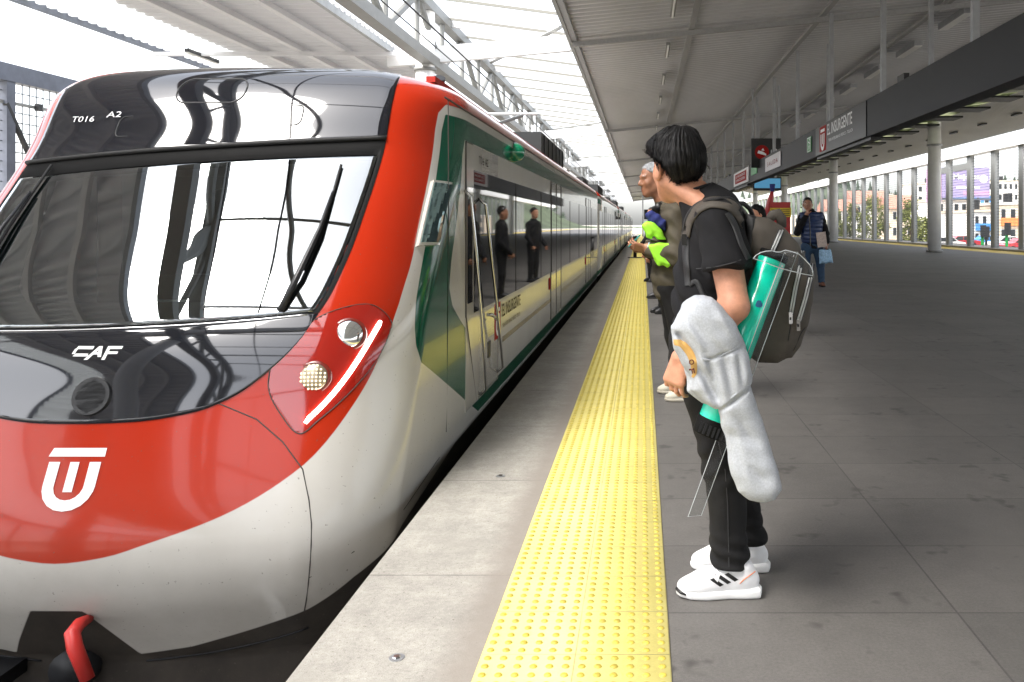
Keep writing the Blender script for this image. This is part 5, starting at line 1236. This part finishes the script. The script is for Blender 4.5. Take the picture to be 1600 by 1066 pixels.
def sweatshirt():
    Y=2.83; E=empty('sweatshirt',tuple(pix(1120,620,Y)),'light grey sweatshirt with a tan print draped over the young man\'s forearm','sweatshirt')
    A=pxpoly([(1086,463),(1112,462),(1131,482),(1150,512),(1161,545),(1150,556),(1120,566),(1098,558),(1080,535),(1063,503),(1070,480)],Y)
    B=pxpoly([(1049,510),(1062,499),(1085,500),(1130,520),(1160,540),(1173,600),(1160,610),(1118,640),(1100,632),(1086,600),(1068,572),(1056,545)],Y)
    D=pxpoly([(1066,566),(1085,570),(1105,600),(1118,640),(1098,634),(1073,614),(1075,592)],Y)
    C=pxpoly([(1120,638),(1172,600),(1184,642),(1201,690),(1218,738),(1221,764),(1212,782),(1192,787),(1170,778),(1155,765),(1146,742),(1135,700)],Y)
    def fo(P,a,k,seed): 
        n=V3(*k)/np.linalg.norm(k); ph=P@n; w=1.4*np.sin(P[:,0]*17+seed)+1.1*np.sin(P[:,2]*13+2*seed)
        return a*(np.sin(ph*58+w)+.5*np.sin(ph*113+1.7*w))
    W=pxpoly([(1087,463),(1100,460),(1113,463),(1131,481),(1149,508),(1160,540),(1168,572),(1176,604),(1186,645),(1202,690),(1218,738),(1221,764),(1212,782),(1192,787),(1170,779),(1155,765),(1146,742),(1137,704),(1128,668),(1121,642),(1104,634),(1088,624),(1073,613),(1075,594),(1066,572),(1056,545),(1048,511),(1060,499),(1070,480)],Y)
    def crease(P,a,b,w,dp):
        a=pix(*a,Y)[[0,2]]; b=pix(*b,Y)[[0,2]]; p=P[:,[0,2]]-a; e=b-a; t=np.clip(p@e/(e@e),0,1); d=np.linalg.norm(p-t[:,None]*e,axis=1)
        return dp*np.exp(-(d/w)**2)*np.sin(np.clip(t,0.03,.97)*math.pi)**.5
    def fAll(P):
        d=ext(P,W,2.835,.066-.012*np.clip((.72-P[:,2])/.1,0,1),.052)
        z=P[:,2]; up=1/(1+np.exp(-(z-.70)/.02))
        # folds fall from the forearm towards the sleeve
        for a,b,w,dp in (((1056,514),(1086,560),.014,.020),((1070,502),(1096,540),.012,-.010),((1086,560),(1122,628),.015,.024),((1106,560),(1124,624),.012,.012),((1128,552),(1142,612),.014,.010),((1150,548),(1158,598),.012,.009),((1090,545),(1104,600),.016,-.008),
                         ((1118,642),(1172,602),.007,.010),((1099,561),(1158,539),.006,.006),((1112,470),(1140,520),.016,-.006),((1150,650),(1186,700),.018,.006),((1165,720),(1200,752),.020,.006),((1140,660),(1160,740),.014,.005)):
            d=d+crease(P,a,b,w*.9,dp*1.45)
        d=d+up*.0018*np.sin((P[:,0]*.85+z*.5)*70+2.2*np.sin(z*23+P[:,0]*15))+wob(P,15,.011,2)+wob(P,38,.004,5)
        d=np.minimum(d,ext(P,D,2.868,.026,.022)+wob(P,30,.004,5))
        return d
    sdf_obj('cloth',fAll,(.06,2.70,.33),(.51,2.97,1.12),.0052,M['sweat'],E)
    for L in ([(1098,561),(1110,563),(1125,557),(1142,548),(1158,539)],[(1116,642),(1130,632),(1150,616),(1171,601)]):
        q=proj(fAll,L,.0012,2.4); MB().tube(list(q),.0028,6).build('seam',M['sweat'],E,True)
    # tan print: a curved band with two letters
    ribbon('print_band',fAll,[(1052,535),(1062,536),(1072,544),(1080,556),(1084,570),(1085,583),(1082,590)],[9,11,12,12,11,9,4],M['tan'],E,.0016,2.4,36,.0006)
    for ch,cx,cy,an in (('O',1080.5,566,1.20),('F',1081,580,1.42)):
        V,Fc=text_mesh(ch,.02); V=V/V.max(0)*np.array([8.2,8.5])-np.array([4.1,4.25]); c,s=math.cos(an),math.sin(an)
        P=np.stack([cx+V[:,0]*c+V[:,1]*s,cy+V[:,0]*s-V[:,1]*c],1); link('letter',proj(fAll,P,.0034,2.4),Fc,M['maroon'],E)
sweatshirt()
# ------------------------------------------------------------------ other people on the platform
def soften(L,P,inf,k=.05): return prims(L,P,inf,k)
def dressed(E,h,head,torso,arms,legs,hands,top,bottom,skin,hem=.0,topinf=.012,topn='jacket',cutz=0,sleeve_cut=None,amp=.006,pel=None,ank=.07):
    """one continuous body under a top and trousers; every list holds capsules and ellipsoids in world metres"""
    allp=[p for L in (torso,arms,legs,head) for p in L]
    C=[]
    for p in allp: C+= [p[1],p[2]] if p[0]=='c' else [p[1]]
    C=np.array(C); lo=C.min(0)-.22; hi=C.max(0)+.22; lo[2]=max(lo[2],0)
    def fb(P):
        d=smin(prims(torso,P,-.012,.06),prims(legs,P,-.010,.03),.05); d=smin(d,prims(arms,P,-.002,.02),.02); d=smin(d,prims(head,P,0,.014),.03)
        return smin(d,prims(hands,P,0,.006),.010) if hands else d
    sdf_obj('body',fb,lo,hi,h,skin,E)
    def ft(P):
        d=prims(torso,P,topinf,.06); d=smin(d,prims(pel,P,topinf,.06),.05) if pel else d; d=smin(d,prims(arms,P,topinf,.03),.04); d=smax(d,cutz-P[:,2],.01)
        if sleeve_cut is not None:
            for p0,n in sleeve_cut: d=smax(d,np.where(np.linalg.norm(P-p0,axis=1)<.16,(P-p0)@unit(*n),-1),.006)
        k=P[:,2]; return d+amp*np.sin(k*55+P[:,0]*35+2*np.sin(P[:,1]*17))*.6+wob(P,24,amp,4)
    sdf_obj(topn,ft,lo,hi,h*1.1,top,E)
    def fj(P):
        d=prims(legs,P,.012,.03); 
        if pel: d=smin(d,prims(pel,P,.008,.04),.05)
        d=smax(d,ank-P[:,2],.006); return smax(d,P[:,2]-(cutz+.12),.01)+amp*.8*np.sin(P[:,2]*75+P[:,0]*40)*np.clip((.4-P[:,2])*3,.1,1)
    sdf_obj('trousers',fj,lo,hi,h*1.1,bottom,E)
    return fb,ft,fj
def older_man():
    E=empty('person',(.20,6.45,0),'grey haired man in a brown jacket looking down the track with a phone in hand','person')
    hc=V3(.082,6.45,1.668); fd=(-.93,-.36,-.10); s=1.03; head=head_prims(hc,fd,s)+[('c',V3(.17,6.46,1.45),hc+V3(.03,0,-.07),.062,.056,.03)]
    shN=V3(.25,6.27,1.385); elN=V3(.27,6.22,1.075); wrN=V3(.045,6.28,1.145); shF=V3(.24,6.62,1.385); elF=V3(.24,6.68,1.08); wrF=V3(.03,6.45,1.13)
    torso=[('e',V3(.235,6.45,1.26),(.125,.185,.19)),('e',V3(.215,6.45,.99),(.125,.165,.24),None,.08),('c',shN+V3(.005,.03,.015),shF+V3(.005,-.03,.015),.075,.075,.06),('c',V3(.23,6.45,1.40),V3(.185,6.45,1.455),.085,.066,.06)]
    arms=[('c',shN,elN,.066,.056),('c',elN,wrN,.056,.042,.02),('c',shF,elF,.066,.056),('c',elF,wrF,.056,.042,.02)]
    legs=[('c',V3(.225,6.36,.84),V3(.29,6.34,.46),.088,.064),('c',V3(.29,6.34,.46),V3(.375,6.33,.07),.064,.046),('c',V3(.215,6.54,.84),V3(.25,6.56,.46),.088,.064),('c',V3(.25,6.56,.46),V3(.325,6.62,.07),.064,.046)]
    pel=[('e',V3(.215,6.45,.86),(.115,.165,.14))]
    hands=hand(wrN+V3(-.015,0,.0),(-1,.0,.16),(.1,-.75,-.65),-1,1.0,(.45,.5,.35))+hand(wrF+V3(-.01,0,0),(-.95,-.25,.1),(-.1,.5,-.85),1,1.0,(.5,.6,.4))
    fb,ft,fj=dressed(E,.0085,head,torso,arms,legs,hands,M['jack'],M['jean'],M['skin2'],topinf=.020,cutz=.76,sleeve_cut=[(V3(.045,6.28,1.145),(-.95,.2,.3)),(V3(.03,6.45,1.13),(-.7,-.7,.1))],amp=.010,pel=pel)
    face_parts(hc,fd,s,E,M['hairg'])
    g=hair_sdf(hc,fd,s,r=(.101,.083,.094),lift=.032,fb=((-.20,-.09),(-.06,-.05),(-.02,-.028),(.0,-.02),(.02,.0),(.05,.045),(.08,.072),(.10,.080),(.2,.085)),nape=-.06,amp=.004)
    V,Q=surfnet(g,hc-.16,hc+.2,.008); h=link('hair',V,Q,M['hairg'],E,True); strands('hair_lock',g,hc,fd,s,900,M['hairg'],h,V,.035,.0022,seed=4)
    MB().tube([V3(.135,6.36,1.46),V3(.10,6.43,1.43),V3(.11,6.5,1.44)],[.03,.034,.03],10).build('collar',M['black'],E,True)
    MB().tube([wrN+V3(.03,.0,-.008),wrN+V3(-.012,0,.004)],[.046,.042],16).build('cuff',M['cuff'],E,True)
    for x,y in ((.375,6.335),(.325,6.63)): shoe(E,x+.065,y,.93,(M['cream'],M['sole2']),(-1,-.05),True,.009,'shoe')
    # things he holds
    ph=wrN+V3(-.105,.05,.055); p=MB().bar(ph+V3(-.045,0,-.045),ph+V3(.045,0,.045),.010,.075,(0,1,.0)); o=p.build('mobile_phone',M['phone']); tag(o,'teal mobile phone held in the grey haired man\'s hand','phone')
    N=empty('folded_jacket',(.12,6.25,1.0),'neon green jacket bundled under the grey haired man\'s arm','jacket')
    up=pxpoly([(1003,353),(1010,346),(1022,349),(1033,360),(1040,374),(1028,374),(1021,366),(1018,372),(1011,371),(1008,362)],6.24)
    lw=pxpoly([(1014,384),(1030,380),(1049,380),(1050,414),(1043,418),(1036,413),(1029,415),(1021,402)],6.22)
    def fn(P):
        d=np.minimum(ext(P,up,6.25,.06,.030),ext(P,lw,6.24,.055,.022)); k=P[:,0]*60+P[:,2]*95
        return d+.0022*np.sin(k+1.8*np.sin(P[:,2]*31)+1.5*np.sin(P[:,1]*40))+wob(P,22,.003,3)-.003
    sdf_obj('cloth',fn,(-.06,6.08,.82),(.32,6.42,1.40),.0085,M['neon'],N)
    q=empty('navy_cap',(.10,6.27,1.32),'navy cloth cap tucked above the neon jacket','cap')
    cp=pxpoly([(1008,334),(1016,329),(1029,334),(1041,345),(1040,362),(1026,356),(1012,345)],6.25)
    def fc(P): return ext(P,cp,6.27,.07,.035)+.003*np.sin(P[:,0]*70-P[:,2]*80)+wob(P,30,.006,6)
    sdf_obj('cloth',fc,(-.04,6.12,1.22),(.28,6.42,1.46),.0085,M['navy'],q)
M['sole2']=pm('beige_rubber',(.5,.46,.38),.6)
older_man()
def vest_man():
    Y=18.0; k=1.0; fy=lambda py:304+(py-300)*144/138; p=lambda px,py,dy=0:pix(px,fy(py),Y)+V3(0,dy,0)
    E=empty('person',(3.6,Y,0),'man in a navy padded vest and blue jeans holding papers and a bag with one hand at his mouth','person'); E['label']='man in navy padded vest and blue jeans with one hand raised to his mouth'
    hc=p(1262,314); s=1.12; fd=(-.22,-.97,0); head=head_prims(hc,fd,s)+[('c',p(1267,330),hc+V3(.02,.01,-.07),.07,.065,.03)]
    shR=p(1252,336); elR=p(1245,357,-.06); wrR=p(1257,331,-.20); shL=p(1283,336); elL=p(1291,358,.02); wrL=p(1290,374,-.10)
    torso=[('e',p(1268,344),(.215,.135,.20)),('e',p(1268,362),(.195,.135,.22),None,.08),('c',p(1255,333),p(1281,333),.085,.085,.06),('c',p(1268,331),p(1267,326),.10,.075,.06)]
    arms=[('c',shR,elR,.072,.060),('c',elR,wrR,.060,.045,.02),('c',shL,elL,.072,.060),('c',elL,wrL,.058,.045,.02)]
    legs=[('c',p(1260,378),p(1259,405),.105,.078),('c',p(1259,405),p(1257,432),.075,.056),('c',p(1277,378),p(1282,405),.105,.078),('c',p(1282,405),p(1283,433,-.05),.075,.056)]
    hands=hand(wrR,(.25,-.1,1),(-.8,-.5,.2),1,1.15,(.6,.6,.4))+hand(wrL,(0,-.1,-1),(.9,-.3,0),1,1.15,(.5,.8,.5))
    pel=[('e',p(1268,378),(.19,.13,.13))]
    fb,ft,fj=dressed(E,.014,head,torso,arms,legs,hands,M['tee'],M['bjean'],M['skin2'],cutz=p(1268,381)[2],topn='black_jumper',amp=.006,pel=pel,sleeve_cut=[(wrR,(.25,-.1,1)),(wrL,(0,-.1,-1))],ank=.09)
    zlo,zhi=p(0,380)[2],p(0,327)[2]
    def fv(P):
        d=prims(torso,P,.030,.06); d=smax(d,zlo-P[:,2],.02); d=smax(d,P[:,2]-zhi,.02); xc=hc[0]+.07
        d=smax(d,np.abs(P[:,0]-xc)-.245,.03); return d-.012*np.abs(np.sin((P[:,2]-zlo)*math.pi/.085))
    sdf_obj('padded_vest',fv,(3.1,17.6,.8),(4.1,18.4,2.1),.014,M['vest'],E)
    q=proj(fv,[(1264,fy(332)),(1265,fy(345)),(1266,fy(362)),(1266,fy(378))],.004,14); MB().tube(list(q),.006,5).build('zip',M['black'],E)
    face_parts(hc,fd,s,E,M['hairb'])
    g=hair_sdf(hc,fd,s,r=(.102,.084,.096),lift=.034,nape=-.05,amp=.004); V,Q=surfnet(g,hc-.18,hc+.22,.012); link('hair',V,Q,M['hairb'],E,True)
    for c,d in ((p(1258,436),(-.35,-.94)),(p(1283,436),(.1,-1))):
        dx=unit(d[0],d[1],0); shoe(E,c[0]-dx[0]*.09,c[1]-dx[1]*.09,1.08,(M['brown'],M['rubber']),d,True,.014,'shoe')
    c=p(1281,367,-.18); mb=MB().bar(c+V3(-.02,0,.15),c+V3(.02,0,-.16),.20,.02,(0,1,0)); o=mb.build('notebook',M['paper']); tag(o,'pale printed notebook held by the man in the navy vest','notebook')
    c=p(1288,392,-.12); B=empty('carrier_bag',tuple(c),'pale blue patterned plastic bag hanging from the vest man\'s hand','bag')
    def fB(P): return ext(P,[(c[0]-.13,c[2]+.13),(c[0]+.10,c[2]+.15),(c[0]+.15,c[2]-.14),(c[0]-.13,c[2]-.16)],c[1],.06,.05)+wob(P,22,.016,3)
    sdf_obj('bag_body',fB,c-.25,c+.25,.013,M['bagb'],B)
    mb=MB()
    for o in (-.09,.07): mb.tube([c+V3(o,0,.13),wrL+V3(0,0,-.10)],.008,5)
    mb.build('handles',M['navy'],B)
vest_man()
def plain_person(label,x,y,H,face,top,bottom,skin,hair,seed,bag=None,h=.02,long_hair=False):
    E=empty('person',(x,y,0),label,'person'); k=H/1.75; f=unit(face[0],face[1],0); l=np.cross(UP,f); q=lambda a,b,z:V3(x,y,0)+(f*a+l*b+UP*z)*k; A=np.array([f,l,UP]); rr=np.random.RandomState(seed); j=lambda:rr.uniform(-.03,.03)
    hc=q(.02,0,1.62); head=head_prims(hc,tuple(f),1.0*k)+[('c',q(-.01,0,1.42),hc+V3(0,0,-.07),.058*k,.054*k,.03)]
    torso=[('e',q(0,0,1.24),(.115*k,.175*k,.19*k),A),('e',q(.01,0,1.0),(.115*k,.155*k,.22*k),A,.08),('c',q(0,.14,1.35),q(0,-.14,1.35),.07*k,.07*k,.06),('c',q(0,0,1.38),q(0,0,1.44),.085*k,.062*k,.06)]
    arms=[];hands=[]
    for b in (1,-1):
        e=q(.0+j(),b*.25,1.06); w=q(.12+abs(j())*3,b*(.20+j()),.86); arms+=[('c',q(0,b*.185,1.34),e,.056*k,.048*k),('c',e,w,.046*k,.034*k,.02)]; d=unit(*(w-e)); hands+=hand(w,tuple(d*.6-UP*.6),tuple(l*b),b,k,(.35,.4,.3))
    legs=[]
    for b in (1,-1): a=q(.0+j(),b*.10,.46); legs+=[('c',q(0,b*.085,.86),a,.088*k,.062*k),('c',a,q(-.02,b*.10,.06),.062*k,.044*k)]
    dressed(E,h,head,torso,arms,legs,hands,top,bottom,skin,cutz=.80*k,pel=[('e',q(0,0,.87),(.11*k,.16*k,.13*k),A)],ank=.07)
    face_parts(hc,tuple(f),k,E,hair)
    ex=((-.07,0,-.06,(.06,.085,.13)),) if long_hair else ()
    g=hair_sdf(hc,tuple(f),k,r=(.103,.085,.097),lift=.034,extra=ex,nape=-.20 if long_hair else -.06,amp=.005); V,Q=surfnet(g,hc-.26,hc+.2,.011); hh=link('hair',V,Q,hair,E,True)
    if long_hair: strands('hair_lock',g,hc,tuple(f),k,700,hair,hh,V,.14,.004,seed=3,droop=1)
    for b in (1,-1):
        c=q(-.11,b*.10,0); shoe(E,c[0],c[1],k*.95,(M['black'],M['rubber']),(f[0],f[1]),True,.012,'shoe')
    return E
plain_person('dark haired woman in black half hidden behind the backpack',1.36,10.0,1.56,(-.75,-.4),M['tee'],M['jean'],M['skin'],M['hair'],2,h=.015,long_hair=True)
plain_person('passenger in dark clothes mirrored in the train windows, nearest of the three',.30,12.6,1.70,(-.9,-.3),M['tee'],M['jean'],M['skin2'],M['hairb'],4)
plain_person('passenger in dark clothes mirrored in the train windows, middle of the three',.24,15.2,1.66,(-1,.1),M['tee'],M['jean'],M['skin2'],M['hairb'],5)
plain_person('passenger in dark clothes mirrored in the train windows, farthest of the three',.22,19.5,1.72,(-.8,-.5),M['tee'],M['jean'],M['skin'],M['hairb'],6)
def cabinet():
    x,y=3.14,20.6; E=empty('fire_cabinet',(x,y,0),'red fire point cabinet with a yellow warning band behind the backpack','cabinet')
    MB().box(x-.06,x+.42,y-.2,y+.2,.05,1.86).build('housing',M['cooler'],E); b=MB().box(x-.075,x+.435,y-.215,y-.201,1.50,1.72).build('warning_band',M['yel'],E)
    mb=MB()
    for k in range(4): mb.box(x-.05,x+.40,y-.219,y-.2155,1.53+.045*k,1.545+.045*k)
    mb.build('warning_text',M['black'],b)
    MB().box(x-.08,x+.44,y-.22,y+.22,0,.05).build('plinth',M['dgrey'],E)
    e2=MB().tube([(x-.12,y-.1,.02),(x-.12,y-.1,1.30),(x-.12,y-.1,1.62),(x-.06,y-.1,1.85),(x-.02,y-.1,2.02),(x,y-.1,2.12)],[.05,.06,.08,.08,.06,.035],14)
    e2.build('red_hose_cover',M['cooler'],E,True)
    MB().tube([(x,y-.1,2.12),(x,y-.1,2.30)],[.05,.07],10).build('alarm_lamp',M['navy'],E)
cabinet()
def stanchion():
    x,y=-.30,33.6; E=empty('barrier_post',(x,y,0),'short black barrier post at the far end of the tactile strip','post')
    MB().tube([(x,y,0),(x,y,.03)],[.30,.28],20).build('base',M['black'],E,True); MB().tube([(x,y,.03),(x,y,.80)],.07,14).build('shaft',M['black'],E,True); MB().tube([(x,y,.80),(x,y,.88)],[.09,.07],14).build('cap',M['black'],E,True)
stanchion()
def far_pole():
    x,y=.02,95; E=empty('signal_mast',(x,y,0),'thin mast with a small dark box at the far platform end','mast'); MB().tube([(x,y,0),(x,y,4.6)],.07,8).build('mast',M['steel'],E); MB().box(x+.15,x+.75,y-.1,y+.2,1.9,3.0).build('signal_box',M['dgrey'],E)
far_pole()
